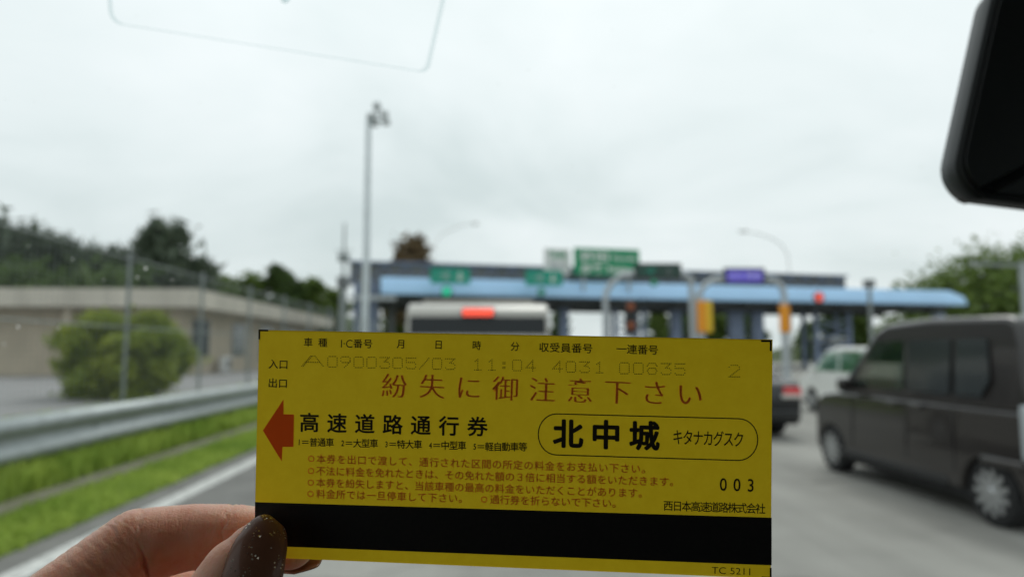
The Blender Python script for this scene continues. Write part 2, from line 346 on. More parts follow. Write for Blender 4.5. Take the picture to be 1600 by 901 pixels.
# ------------------------------------------------------------------ trees and shrubs
def leaves(clumps, n, size, m, name, parent, droop=0.0, seed=0):
    rg = np.random.default_rng(seed + 11)
    cl = np.array(clumps, float); vol = (cl[:,3]*cl[:,4]*cl[:,5])**.75; idx = rg.choice(len(cl), n, p=vol/vol.sum())
    d = rg.normal(size=(n,3)); d /= np.linalg.norm(d, axis=1)[:,None]; r = rg.random(n)**.42 * (1 + .24*rg.normal(size=n))
    c = cl[idx,:3] + d*r[:,None]*cl[idx,3:6]
    u = rg.normal(size=(n,3)); u[:,2] -= droop; u /= np.linalg.norm(u, axis=1)[:,None]
    w = np.cross(u, rg.normal(size=(n,3))); w /= np.linalg.norm(w, axis=1)[:,None]
    s = size*(.5+rg.random(n))[:,None]; u = u*s; w = w*s*(.5 if droop == 0 else .22)
    P = np.stack([c-u, c+w, c+u, c-w], 1).reshape(-1,3)
    me = bpy.data.meshes.new(name); me.from_pydata(P.tolist(), [], [(4*i,4*i+1,4*i+2,4*i+3) for i in range(n)]); me.materials.append(m)
    o = bpy.data.objects.new(name, me); COL.objects.link(o); o.parent = parent; return o
def tree(name, label, x, y, z0, h, w, m, n=2600, size=.32, droop=0.0, group=None, seed=0, cols=6, low=.25, leaders=0):
    rd = random.Random(seed*17+3); t = thing(name, label, 'tree', (x, y, z0), 0, group)
    tk = MB(); top = Vector((rd.uniform(-.3,.3), rd.uniform(-.3,.3), h*.86))
    tk.tube([(0,0,-.3),(.05*h*rd.uniform(-.3,.3),0,h*.3),tuple(top*.65),tuple(top)], [.028*h,.022*h,.014*h,.004*h], 8)
    cl = []
    for i in range(cols):
        f = low + (1-low-.08)*(i+.5)/cols; a = rd.uniform(0, 6.28); prof = math.sin(math.pi*min(1, .22+.8*(f-low)/(1-low)))**.7
        rr = w/2*prof*rd.uniform(.25,.7); p = Vector((rr*math.cos(a), rr*math.sin(a), h*f))
        tk.tube([(0,0,h*f*.62),tuple(p*.6+Vector((0,0,h*f*.3))),tuple(p)], [.011*h,.007*h,.003*h], 6)
        s = w*rd.uniform(.20,.34); cl.append((*p, s, s, s*rd.uniform(.5,.85)))
    for i in range(2): cl.append((top.x*.8+rd.uniform(-.12,.12)*w, top.y*.8, h*(.93-.09*i), w*.14, w*.14, h*.07))
    for i in range(leaders):
        a = rd.uniform(0, 6.28); q = rd.uniform(.1,.36)*w; f = rd.uniform(.78,.95); cl.append((q*math.cos(a), q*math.sin(a), h*f, w*.055, w*.055, h*.10))
    tk.build('trunk', M['bark'], t, smooth=True)
    leaves(cl, n, size, m, 'crown', t, droop, seed); return t
def tree_px(px, top, depth, wpx, m, name, label, z0=0.2, **k):
    p = at_y(px, top, depth); return tree(name, label, p.x, depth, z0, p.z - z0, wpx/F*depth, m, **k)
G1 = 'casuarina trees behind the office'
CAS = [(-20,340,66,170,'dark feathery casuarina at the left end above the office roof',12),(45,358,67,150,'broad dark casuarina second from the left above the office roof',12),
       (108,372,68,130,'dark casuarina with a pointed top between the broad left ones and the lower thin one',12),(170,388,66,120,'lower thin casuarina just left of the tall forked one',11),
       (250,350,65,120,'tall dark casuarina with two upright leaders standing alone above the roof',12),(300,402,66,90,'shorter dark casuarina tucked against the right side of the tall forked one',10)]
for i, (px, top, dep, w, lb, c) in enumerate(CAS):
    tree_px(px, top, dep, w, M['leaf_pine'], 'casuarina_tree', lb, n=4600, size=.62, droop=1.2, group=G1, seed=20+i, cols=c+4, low=.12, leaders=9)
G2 = 'green trees on the slope behind the office'
for i, (px, top, dep, w, lb, mm) in enumerate([(345,428,78,90,'rounded green tree on the slope nearest the casuarinas','leaf_green'),(392,436,80,90,'low spreading green tree on the slope left of the dark-topped one','leaf_green'),
        (440,412,80,80,'dark-topped green tree highest on the slope behind the office roof','leaf_dark'),(484,436,82,80,'green tree on the slope just left of the thin antenna mast','leaf_green'),(520,452,84,60,'small green tree half behind the antenna mast','leaf_green')]):
    tree_px(px, top, dep, w, M[mm], 'broadleaf_tree', lb, n=4200, size=.42, group=G2, seed=40+i, cols=12, low=.1)
for i, (px, top, dep, w, lb) in enumerate([(60,425,60,220,'dense dark green shrubbery tree low behind the left of the office roof'),(200,428,60,220,'dense green shrubbery tree low behind the middle of the office roof')]):
    tree_px(px, top, dep, w, M['leaf_dark'], 'broadleaf_tree', lb, n=6000, size=.42, group=G2, seed=50+i, cols=18, low=.1)
tree_px(648, 366, 84, 92, M['leaf_brown'], 'broadleaf_tree', 'brownish dry-leaved tree rising behind the left of the toll gate roof', n=3800, size=.42, seed=61, cols=12, low=.35)
tree_px(1568, 404, 78, 330, M['leaf_green'], 'broadleaf_tree', 'big rounded green tree behind the right end of the toll canopy', n=10000, size=.42, seed=62, cols=22, low=.12)
tree_px(1478, 446, 84, 170, M['leaf_green'], 'broadleaf_tree', 'lower green tree joined to the left of the big rounded one', n=5000, size=.42, seed=63, cols=10, low=.1)
G3 = 'green trees seen beneath the toll canopy'
for i, (px, top, w, lb) in enumerate([(1027,484,46,'green tree seen beneath the canopy right of the traffic signal'),(1122,484,42,'green tree seen beneath the canopy beside the yellow panel'),(1262,503,36,'small green tree seen beneath the canopy right of the orange panel'),
        (1345,488,50,'green tree seen beneath the canopy beside the thin grey pole'),(1425,494,120,'low wide green tree under the right end of the canopy'),(616,466,60,'green tree glimpsed left of the white van under the canopy'),(1075,478,70,'dark green tree added as dark filler beneath the canopy between the two curved gantries'),(1165,480,60,'dark green tree added as dark filler beneath the canopy below the purple sign'),(1305,482,70,'dark green tree added as dark filler beneath the canopy behind the small toll booth'),(872,486,36,'dark green tree added as dark filler beneath the canopy right of the white van')]):
    tree_px(px, top, 92, w, M['leaf_green' if i < 6 else 'leaf_dark'], 'broadleaf_tree', lb, n=2200, size=.42, group=G3, seed=70+i, cols=10, low=.05)  # the dark-leaved ones are added to darken bright gaps under the canopy
# clipped round shrub behind the fence
sp = at_y(190, 552, 18.4)
sh = thing('round_shrub', 'big rounded yellow-green shrub behind the wire fence', 'shrub', (sp.x, 18.4, .28))
cl = []
rd = random.Random(5)
for i in range(84):
    a = rd.uniform(0,6.28); zz = rd.uniform(.0,1.0); rr = 1.62*(math.sin(math.pi*(.24+.60*zz))**.6)*rd.uniform(.35,1.0)
    cl.append((rr*math.cos(a), rr*math.sin(a), 0.18+zz*1.78, .38,.38,.30))
leaves(cl, 42000, .085, M['leaf_bush'], 'foliage', sh, seed=91)
tk = MB()
for i in range(9):
    a = i*.7; tk.tube([(.06*math.cos(a), .06*math.sin(a), -.05), (.4*math.cos(a), .4*math.sin(a), .8), (.8*math.cos(a), .8*math.sin(a), 1.5)], [.035,.022,.01], 6)
tk.build('stem', M['bark'], sh, smooth=True)

# ------------------------------------------------------------------ lettering helper
GLYPH = {}
def glyph(ch, offset=0.0, res=4):
    key = (ch, offset, res)
    if key in GLYPH: return GLYPH[key]
    c = bpy.data.curves.new('glyph', 'FONT'); c.body = ch; c.offset = offset; c.resolution_u = res; c.fill_mode = 'FRONT'
    o = bpy.data.objects.new('glyph', c); COL.objects.link(o); bpy.context.view_layer.update()
    me = bpy.data.meshes.new_from_object(o.evaluated_get(bpy.context.evaluated_depsgraph_get()))
    r = ([tuple(v.co) for v in me.vertices], [tuple(p.vertices) for p in me.polygons])
    bpy.data.objects.remove(o); bpy.data.curves.remove(c); bpy.data.meshes.remove(me)
    GLYPH[key] = r; return r
def bbox(vs):
    xs = [v[0] for v in vs]; ys_ = [v[1] for v in vs]; return min(xs), min(ys_), max(xs), max(ys_)
def flat_text(body, w, h, z=0.0, offset=0.0, mirror=False):    # MB in the x,z plane facing -y, fitted to w by h and centred
    vs, fs = glyph(body, offset); x0, y0, x1, y1 = bbox(vs)
    return [(((v[0]-x0)/(x1-x0)-.5)*w, z, ((v[1]-y0)/(y1-y0)-.5)*h) for v in vs], [f for f in fs]

# ------------------------------------------------------------------ toll gate
P0 = Vector((-7.3, 48, 0)); P1 = Vector((42.4, 57.5, 0)); GA = math.atan2(P1.y-P0.y, P1.x-P0.x); GL = (P1-P0).length
gate = thing('toll_gate', 'wide expressway toll gate with a long pale blue canopy edge over the lanes', 'toll gate', P0, GA)
GI = (Matrix.Translation(P0) @ Matrix.Rotation(GA, 4, 'Z')).inverted()
def gate_u(px, vdep=0.0):                    # local u of the picture column px on the gate's plane at local depth vdep
    d = GI.to_3x3() @ ray(px, 500); o = GI @ CAM; t = (vdep - o.y)/d.y; return o.x + d.x*t
def gate_z(px, py, vdep=0.0):
    d = GI.to_3x3() @ ray(px, py); o = GI @ CAM; t = (vdep - o.y)/d.y; return o.z + d.z*t
prof = [(0.0,5.50),(-.40,5.52),(-.42,5.66),(-.30,6.0),(-.10,6.60),(0.0,6.76),(.25,6.76),(.25,5.50)]     # (v, z)
fa = MB(); n_ = len(prof); us = [0, .0, GL-1.6, GL]
vs_ = []
for u, k_ in ((0,1),(GL-1.5,1),(GL,.62)):
    for v_, z_ in prof: vs_.append((u, v_, 5.52+(z_-5.52)*k_))
fs_ = [(i*n_+j, i*n_+(j+1)%n_, (i+1)*n_+(j+1)%n_, (i+1)*n_+j) for i in range(2) for j in range(n_)] + [tuple(range(n_)), tuple(range(2*n_,3*n_))]
fa.add(vs_, fs_).build('blue_fascia', M['blue'], gate, smooth=True)
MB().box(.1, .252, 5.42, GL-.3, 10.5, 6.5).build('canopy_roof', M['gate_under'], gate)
bmn = MB()
for u in np.arange(1.5, GL-1, 3.1): bmn.box(u-.12, .3, 5.1, u+.12, 10.4, 5.415)
bmn.box(.3, 1.2, 4.95, GL-.6, 1.5, 5.415).box(.3, 8.6, 4.95, GL-.6, 8.9, 5.415)
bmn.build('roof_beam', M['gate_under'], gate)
# upper service bridge with lattice
ul, ur = gate_u(545, 2.0), gate_u(1325, 2.0); zt = gate_z(700, 412, 2.0); zb = 6.45
MB().box(ul, 2.1, zb, ur, 3.6, zt).build('service_bridge', M['gate_grey'], gate)
MB().box(gate_u(558,1.3), 1.3, -.02, gate_u(594,1.3), 4.0, zb-.01).build('tower_backing', M['gate_grey'], gate)  # dark box added behind the lattice to close a bright sky gap
lt = MB(); nb = 26
for i in range(nb):
    u0 = ul + (ur-ul)*i/nb; u1 = ul + (ur-ul)*(i+1)/nb; um = (u0+u1)/2
    lt.bar((u0, 1.98, zb+.05), (um, 1.98, zt-.08), .09).bar((um, 1.95, zt-.08), (u1, 1.95, zb+.05), .09)
lt.box(ul-.1, 1.85, zt-.12, ur+.1, 2.09, zt+.03).build('bridge_lattice', M['steelblue'], gate)
# columns: two uprights joined by zigzag braces
def column(pxa, pxb, vdep, ztop, m='steelblue', name='column'):
    a, b = gate_u(pxa, vdep), gate_u(pxb, vdep); c = MB(); w = min(.34, (b-a)*.28)
    for u in (a, b): c.box(u-w/2, vdep, -.02, u+w/2, vdep+w, ztop); c.box(u-w/2, vdep+1.6, -.02, u+w/2, vdep+1.6+w, ztop)
    z = .2; k_ = 0
    while z < ztop-1.1:
        c.bar((a, vdep+w/2, z), (b, vdep+w/2, z+1.0), w*.45); c.bar((b, vdep+w/2+.1, z), (a, vdep+w/2+.1, z+1.0), w*.45); z += 1.05; k_ += 1
    return c.build(name, M[m], gate)
column(556, 584, .6, 6.44); column(962, 1008, 2.6, 4.94); column(1276, 1328, 2.6, 4.94)
for px, w in ((612,10),(882,14),(1058,18),(1152,26),(1186,20),(1470,14)):
    u = gate_u(px, 3.0); hw = w/F*52/2
    MB().box(u-hw, 3.0, -.02, u+hw, 3.6, 4.94).box(u-hw*1.3, 2.9, 4.6, u+hw*1.3, 3.7, 4.93).build('column', M['steelblue'] if w > 12 else M['gate_grey'], gate, bevel=.03)
MB().box(gate_u(545,.0), -.5, gate_z(570,468,-.5), gate_u(618,.0), .05, gate_z(570,461,-.5)).build('side_beam', M['gate_light'], gate)
# dark office block joining the islands in the deep shade of the canopy
def booth(px, lb):
    u = gate_u(px, 3.5); w_ = (Matrix.Translation(P0) @ Matrix.Rotation(GA, 4, 'Z')) @ Vector((u, 4.2, 0))
    b = thing('toll_booth', lb, 'toll booth', w_, GA, 'toll booths on the lane islands')
    MB().box(-.75,-1.3,.2,.75,1.3,1.15).box(-.75,-1.3,2.25,.75,1.3,2.55).box(-.72,-1.28,1.15,-.62,-1.18,2.25).box(.62,-1.28,1.15,.72,-1.18,2.25).box(-.72,1.18,1.15,-.62,1.28,2.25).box(.62,1.18,1.15,.72,1.28,2.25).build('cabin', M['gate_light'], b)
    MB().box(-.66,-1.24,1.15,.66,1.24,2.25).build('window', M['winglass'], b)
    MB().box(-.95,-1.5,2.55,.95,1.5,2.68).build('roof', M['white'], b, bevel=.02)
    MB().box(-.9,-4.5,-.01,.9,3,.2).build('island', M['kerb'], b, bevel=.04)
booth(1302, 'small glazed toll booth under the canopy behind the white car'); booth(1398, 'small glazed toll booth under the right end of the canopy behind the dark van')

# ------------------------------------------------------------------ signs, signals, poles
def board(name, label, cat, px0, py0, px1, py1, y, m, texts=(), group=None, frame=.06, th=.18, rot=None):
    a = at_y(px0, py0, y); b = at_y(px1, py1, y); c = (a+b)/2; w = b.x-a.x; h = a.z-b.z
    t = thing(name, label, cat, c, GA if rot is None else rot, group)
    MB().box(-w/2, 0, -h/2, w/2, th, h/2).build('panel', m, t, bevel=.02)
    if frame: MB().box(-w/2-frame,.03,-h/2-frame,w/2+frame,th+.03,h/2+frame).build('frame', M['sign_back'], t)
    for (body, fx_, fz, fw, fh, mm, off) in texts:
        vs, fs = flat_text(body, w*fw, h*fh, -.006, off); mb = MB().add([(x+w*fx_, yy, z+h*fz) for x, yy, z in vs], fs)
        mb.build('lettering', mm, t, recalc=False)
    return t, w, h
WH = M['white']
GS = 'small green lane signs on the canopy edge'
board('lane_sign', 'teal green lane sign above the white van, left of the two on the canopy edge', 'sign', 673, 419, 735, 443, 46.8, M['sign_teal'], [('一般', -.2, 0, .36, .5, M['gate_light'], .01), ('↓', .24, 0, .2, .6, WH, .03)], GS, 0)
board('lane_sign', 'teal green lane sign just left of the big white and green direction sign posts', 'sign', 821, 422, 880, 446, 48.2, M['sign_teal'], [('一般', -.2, 0, .36, .5, M['gate_light'], .01), ('↓', .24, 0, .2, .6, WH, .03)], GS, 0)
t_, w_, h_ = board('direction_sign', 'large green direction sign with white place names above the canopy', 'sign', 895, 388, 1003, 430, 50.5, M['sign_green'],
      [('許田', -.2, .2, .42, .40, WH, .02), ('Kyoda', .26, .14, .36, .22, WH, .02), ('那覇', -.24, -.28, .32, .30, WH, .02), ('Naha', .2, -.28, .40, .24, WH, .02)], None, 0)
for sx in (-.35, .35): MB().box(w_*sx-.08, .2, -h_/2-1.2, w_*sx+.08, .36, h_/2-.1).build('post', M['gate_light'], t_)
t_, w_, h_ = board('guide_board', 'white board with green lettering beside the large green direction sign', 'sign', 850, 388, 892, 428, 50.3, M['white'],
      [('料金', 0, .24, .70, .36, M['sign_green'], .03), ('案内', 0, -.22, .62, .32, M['gate_light'], .02)], None, 0)
for sx in (-.35, .35): MB().box(w_*sx-.07, .2, -h_/2-1.2, w_*sx+.07, .34, h_/2-.1).build('post', M['gate_light'], t_)

YG = 36.0
def gantry(label, pxl, pxr, ptop, pcl, pcr):
    a = at_y(pxl, 480, YG); b = at_y(pxr, 480, YG); zt = at_y((pxl+pxr)/2, ptop, YG).z
    la, lb_ = at_y(pcl, ptop, YG).x, at_y(pcr, ptop, YG).x
    t = thing('sign_gantry', label, 'gantry', ((a.x+b.x)/2, YG, 0), 0, 'curved sign gantries before the lanes'); cx = (a.x+b.x)/2
    for xs, xe in ((a.x, la), (b.x, lb_)):
        s = 1 if xe > xs else -1; rr = min(abs(xe-xs)*.9, 1.5)
        pts = [(xs-cx,0,0),(xs-cx,0,zt-rr)] + [(xs-cx+s*rr*(1-math.cos(q)), 0, zt-rr+rr*math.sin(q)) for q in np.linspace(.2,math.pi/2,8)] + [(xe-cx,0,zt)]
        MB().tube(pts, .16, 14).lathe([(0,.34),(.05,.34),(.05,.18)], (xs-cx,0,0), 'z', 16).build('curved_post', M['gate_light'], t, smooth=True)
    return t
gantry('pale curved gantry carrying the dark green sign over its lane', 946, 1081, 428, 992, 1064)
gantry('pale curved gantry carrying the purple sign over its lane', 1090, 1226, 436, 1130, 1197)
board('lane_sign', 'dark green lane sign on the left curved gantry', 'sign', 994, 413, 1063, 433, YG-.25, M['sign_dark'], [('一般', -.22, 0, .32, .55, M['sign_teal'], .02), ('↓', .25, 0, .16, .6, M['gate_grey'], .03)], None, .08, rot=0)
board('electronic_toll_sign', 'glowing purple electronic toll lane sign with white letters on the right curved gantry', 'sign', 1136, 422, 1192, 440, YG-.25, M['sign_purple'], [('ETC 専用', 0, .02, .84, .46, M['white'], .0)], None, .14, rot=0)

def round_lamp(name, label, cat, px, py, y, rpx, m):
    p = at_y(px, py, y); r = rpx/F*y; t = thing(name, label, cat, p, 0)
    MB().lathe([(0,r*1.25),(.18,r*1.25)], (0,0,0), 'y', 20).build('housing', M['sign_back'], t)
    MB().lathe([(-.05,r*.55),(-.02,r*.9),(-.002,r)], (0,0,0), 'y', 20).build('lens', m, t, smooth=True)
round_lamp('lane_light', 'lit green lane light under the left teal sign', 'traffic light', 698, 455, 46.2, 7.0, M['lamp_green'])
round_lamp('lane_light', 'dim green lane light under the second teal sign', 'traffic light', 846, 456, 47.6, 5, M['lamp_green_dim'])
round_lamp('lane_light', 'dim green lane light on the blue edge below the dark green sign', 'traffic light', 1022, 441, 50, 5, M['lamp_green_dim'])
round_lamp('lane_light', 'lit red lane light on the right part of the blue canopy edge', 'traffic light', 1280, 464, 52.0, 7, M['lamp_red'])
# traffic signal between the lattice uprights
p = at_y(985, 497, 41); ts = thing('traffic_signal', 'black upright lane signal with two dull amber lenses on a post', 'traffic light', (p.x, 41, 0))
MB().box(-.36,-.15,p.z-.95,.36,.12,p.z+1.15).build('housing', M['dark'], ts, bevel=.06)
MB().tube([(0,0.02,0),(0,.02,p.z-.9)], .08, 10).build('post', M['galv_dull'], ts, smooth=True)
for dz in (.72, -.45): MB().lathe([(-.05,.12),(-.02,.22),(0,.24)], (0,-.15,p.z+dz), 'y', 18).build('lens', M['lamp_amber'], ts, smooth=True)
# orange / yellow padded posts
def warn(label, px0, px1, py0, py1, y, m, m2=None):
    a = at_y(px0, py0, y); b = at_y(px1, py1, y); t = thing('warning_panel', label, 'warning panel', ((a.x+b.x)/2, y, 0), 0); w = b.x-a.x
    MB().box(-w/2,-.12,b.z,w/2 if m2 is None else w*.08,.12,a.z).build('panel', m, t, bevel=.04)
    if m2: MB().box(w*.084,-.10,b.z,w/2,.12,a.z).build('side_panel', m2, t, bevel=.03)
    MB().tube([(0,.22,0),(0,.22,a.z+.2)], .10, 12).build('post', M['gate_light'], t, smooth=True)
    return t
warn('orange and yellow warning panel on a post by the middle gantry leg', 1089, 1113, 470, 519, 34, M['orange'], M['yellow'])
warn('plain orange warning panel on the post by the right gantry leg', 1218, 1234, 476, 519, 34, M['orange'])

# tall mast light
p = at_y(569, 500, 35); zt = at_y(577, 186, 35).z
ml = thing('mast_light', 'tall tapering grey floodlight mast in front of the toll gate', 'lamp post', (p.x, 35, 0), 0)
MB().tube([(0,0,0),(.05,0,zt*.5),(.02,0,zt)], [.22,.17,.13], 16).lathe([(0,.4),(.06,.4),(.06,.22)], (0,0,0), 'z', 16).build('pole', M['mast_paint'], ml, smooth=True)
MB().bar((-.1,0,zt-.1),(1.0,0,zt-.1),.09).bar((.45,-.4,zt+.35),(.45,.4,zt+.35),.08).bar((.45,0,zt-.1),(.45,0,zt+.95),.08).build('bracket', M['galv_dull'], ml)
for x, z in ((.15,.0),(.85,.12),(.45,.55),(.35,-.38),(.95,-.3)):
    MB().box(x-.19,-.2,zt+z,x+.19,.14,zt+z+.26).lathe([(-.02,.10),(0,.13)], (x,-.2,zt+z+.13), 'y', 14).build('floodlight', M['galv'], ml, bevel=.03)
# antenna mast
p = at_y(535, 500, 40); z1 = at_y(535, 348, 40).z; z2 = at_y(535, 440, 40).z; z3 = at_y(535, 402, 40).z
am = thing('antenna_mast', 'thin grey antenna mast standing left of the tall floodlight mast', 'mast', (p.x, 40, 0))
MB().tube([(0,0,0),(0,0,z2)], .20, 12).tube([(0,0,z2),(0,0,z1)], [.09,.05], 10).build('pole', M['galv_dull'], am, smooth=True)
MB().box(-.32,-.2,z3-.25,.32,.2,z3+.2).bar((-.5,0,z3+.4),(.5,0,z3+.4),.07).build('camera_box', M['galv_dull'], am, bevel=.03)
MB().box(-.32,-.3,z2-.4,.3,.3,z2+.3).build('cabinet', M['gate_grey'], am, bevel=.03)
# gooseneck street lamps behind the gate
def gooseneck(label, pxp, pyb, pts_px, y):
    base = at_y(pxp, pyb, y); t = thing('street_lamp', label, 'street lamp', (base.x, y, 0), 0, 'bent-arm street lamps behind the toll gate')
    P = [at_y(a, b, y) for a, b in pts_px]; pts = [(0,0,0)] + [(q.x-base.x, 0, q.z) for q in P]
    MB().tube(pts, [.08]+[.05]*(len(P)-1)+[.04], 10).build('pole', M['white'], t, smooth=True)
    q = P[-1]; s = -1 if q.x < base.x else 1
    MB().lathe([(-.5,.03),(-.3,.14),(.25,.16),(.5,.05)], (q.x-base.x+s*.3,0,q.z), 'x', 12).build('lamp_head', M['white'], t, smooth=True)
gooseneck('bent-arm street lamp behind the gate, curving left above the purple sign', 1233, 450, [(1233,420),(1231,398),(1222,383),(1205,372),(1185,365),(1166,361)], 62)
gooseneck('bent-arm street lamp behind the brown tree, its arm reaching right', 676, 440, [(676,400),(680,378),(690,366),(706,358),(722,352),(738,349)], 76)
# thin grey poles at right
def pole(label, px, ptop, y, r):
    p = at_y(px, ptop, y); t = thing('steel_pole', label, 'pole', (p.x, y, 0))
    MB().tube([(0,0,0),(0,0,p.z)], r, 12).build('shaft', M['galv_dull'], t, smooth=True); MB().box(-r*2.2,-r*2,p.z-.1,r*2.2,r*2,p.z+.3).build('cap', M['gate_grey'], t)
pole('thin grey steel pole before the canopy, just left of the dark van roof', 1358, 446, 34, .10)
p = at_y(1597, 410, 20); t = thing('utility_pole', 'pale grey pole with a cross arm above the dark van at the right edge', 'pole', (p.x, 20, 0))
MB().tube([(0,0,0),(0,0,p.z)], .10, 14).build('shaft', M['galv'], t, smooth=True)
MB().bar((-1.7,0,p.z-.05),(.8,0,p.z-.1),.09).build('cross_arm', M['galv_dull'], t)

# ------------------------------------------------------------------ vehicles (local: x across, y forward, z up, origin at rear centre on the road)
def arch_profile(top, wheels, r, zb, L):
    pts = list(top)
    bot = []
    for wy in sorted(wheels, reverse=True):
        a0 = math.asin(max(-1, min(1, (zb - r*.9)/(r+.05))));
        angs = np.linspace(a0, math.pi-a0, 13); bot += [(wy + (r+.05)*math.cos(q), r*.9 + (r+.05)*math.sin(q)) for q in angs]
    return pts + bot
def extrude_profile(prof, wfun):
    n = len(prof); vs = [(s*wfun(y, z), y, z) for s in (-1, 1) for y, z in prof]
    fs = [tuple(range(n)), tuple(range(2*n-1, n-1, -1))] + [(i, (i+1) % n, n+(i+1) % n, n+i) for i in range(n)]
    return vs, fs
def wheel(parent, x, y, r, w, rimmat, sgn):
    o = MB().lathe([(-w/2,r*.70),(-w/2,r*.93),(-w/2+.02,r),(w/2-.02,r),(w/2,r*.93),(w/2,r*.70)], (x,y,r), 'x', 36).build('wheel', M['black'], parent, smooth=True)
    m = MB(); xo = x + sgn*(w/2-.02)
    m.lathe([(-.01,r*.745),(.015,r*.745),(.018,r*.69),(.004,r*.66)], (xo,y,r), 'x', 36)
    m.lathe([(-.004,r*.67),(.002,r*.67)], (xo-sgn*.012,y,r), 'x', 36)
    for i in range(11):
        a = 2*math.pi*i/11; m.bar((xo+sgn*.012,y+.05*math.cos(a),r+.05*math.sin(a)), (xo+sgn*.012,y+r*.69*math.cos(a),r+r*.69*math.sin(a)), .028, .045)
    m.lathe([(-.012,.05),(.014,.05),(.024,.03)] if sgn > 0 else [(-.024,.03),(-.014,.05),(.012,.05)], (xo+sgn*.01,y,r), 'x', 18)
    m.build('rim', rimmat, o)
def cut(o, cutters):
    for c in cutters:
        b = o.modifiers.new('cut', 'BOOLEAN'); b.operation = 'DIFFERENCE'; b.object = c; b.solver = 'EXACT'
    bpy.context.view_layer.update(); me = bpy.data.meshes.new_from_object(o.evaluated_get(bpy.context.evaluated_depsgraph_get()))
    o.modifiers.clear(); o.data = me
    for c in cutters: bpy.data.objects.remove(c)
def car(name, label, cat, loc, L, W, lower, upper, wheels, r, paint, belt, tumble, side_windows, rear_glass, front_glass, rot=0, see=(), zb=.24, handles=(), tails=(), pillars=True, rimm=None, mirror_y=None, gi=.10, rgm='carglass'):
    t = thing(name, label, cat, loc, rot)
    wf = lambda y, z: W/2 - (max(0, z-belt))*tumble - .06*max(0, (y-(L-.5))/.5)**2 - .03*max(0, (.25-y)/.25)**2
    vs, fs = extrude_profile(arch_profile(lower, wheels, r, zb, L), wf); MB().add(vs, fs).build('body', paint, t, bevel=.035, seg=3, angle=40)
    vs, fs = extrude_profile(upper, wf); up = MB().add(vs, fs).build('cabin', paint, t)
    cutters = []
    for i in see:
        pr = side_windows[i]; n = len(pr); c = MB(); vs = [(s*W, y, z) for s in (-1,1) for y, z in pr]
        c.add(vs, [tuple(range(n)), tuple(range(2*n-1,n-1,-1))] + [(k_, (k_+1) % n, n+(k_+1) % n, n+k_) for k_ in range(n)]); cutters.append(c.build('cutter', paint))
    if cutters: cut(up, cutters)
    b = up.modifiers.new('bevel', 'BEVEL'); b.width = .05; b.segments = 3; b.limit_method = 'ANGLE'; b.angle_limit = R(40)
    up.data.polygons.foreach_set('use_smooth', [True]*len(up.data.polygons)); up.data.set_sharp_from_angle(angle=R(50))
    for i, pr in enumerate(side_windows):
        for s in (-1, 1):
            n = len(pr); vs = [(s*(wf(y, z)+o_), y, z) for o_ in (-.004,.006) for y, z in pr]
            MB().add(vs, [tuple(range(n)), tuple(range(2*n-1,n-1,-1))] + [(k_, (k_+1) % n, n+(k_+1) % n, n+k_) for k_ in range(n)]).build('side_window', M['seeglass'] if i in see else M['carglass'], t)
    for nm, gl in (('rear_window', rear_glass), ('windscreen', front_glass)):
        if not gl: continue
        (ya, za), (yb, zb_) = gl; o_ = -.012 if nm == 'rear_window' else .012
        xa, xb = wf(ya, za)-gi, wf(yb, zb_)-gi
        MB().add([(-xa,ya+o_,za+.012),(xa,ya+o_,za+.012),(xb,yb+o_,zb_+.012),(-xb,yb+o_,zb_+.012),(-xa,ya-o_,za),(xa,ya-o_,za),(xb,yb-o_,zb_),(-xb,yb-o_,zb_)],
                 [(0,1,2,3),(7,6,5,4),(0,4,5,1),(1,5,6,2),(2,6,7,3),(3,7,4,0)]).build(nm, M[rgm], t, bevel=.004)
    for wy in wheels:
        for s in (-1, 1): wheel(t, s*(W/2-.11), wy, r, .19, rimm or M['rim'], s)
    MB().box(-W/2+.04, .12, zb-.06, W/2-.04, L-.15, zb+.03).build('underbody', M['black'], t)
    for (y, z) in handles:
        for s in (-1, 1): MB().box(s*(wf(y,z)+.012)-.014, y-.09, z-.02, s*(wf(y,z)+.012)+.014, y+.09, z+.02).build('door_handle', paint, t, bevel=.008)
    for (x, z, w, h) in tails:
        for s in (-1, 1): MB().box(s*x-w/2, -.02, z-h/2, s*x+w/2, .16, z+h/2).build('tail_lamp', M['tail'], t, bevel=.02)
    MB().box(-.165,-.03,zb+.30,.165,.01,zb+.465).build('number_plate', M['plate'], t, bevel=.004)
    if mirror_y:
        my, mz = mirror_y
        for s in (-1, 1): MB().box(s*(W/2+.08)-.08, my-.05, mz-.07, s*(W/2+.08)+.08, my+.06, mz+.08).build('door_mirror', paint, t, bevel=.03)
    return t, wf

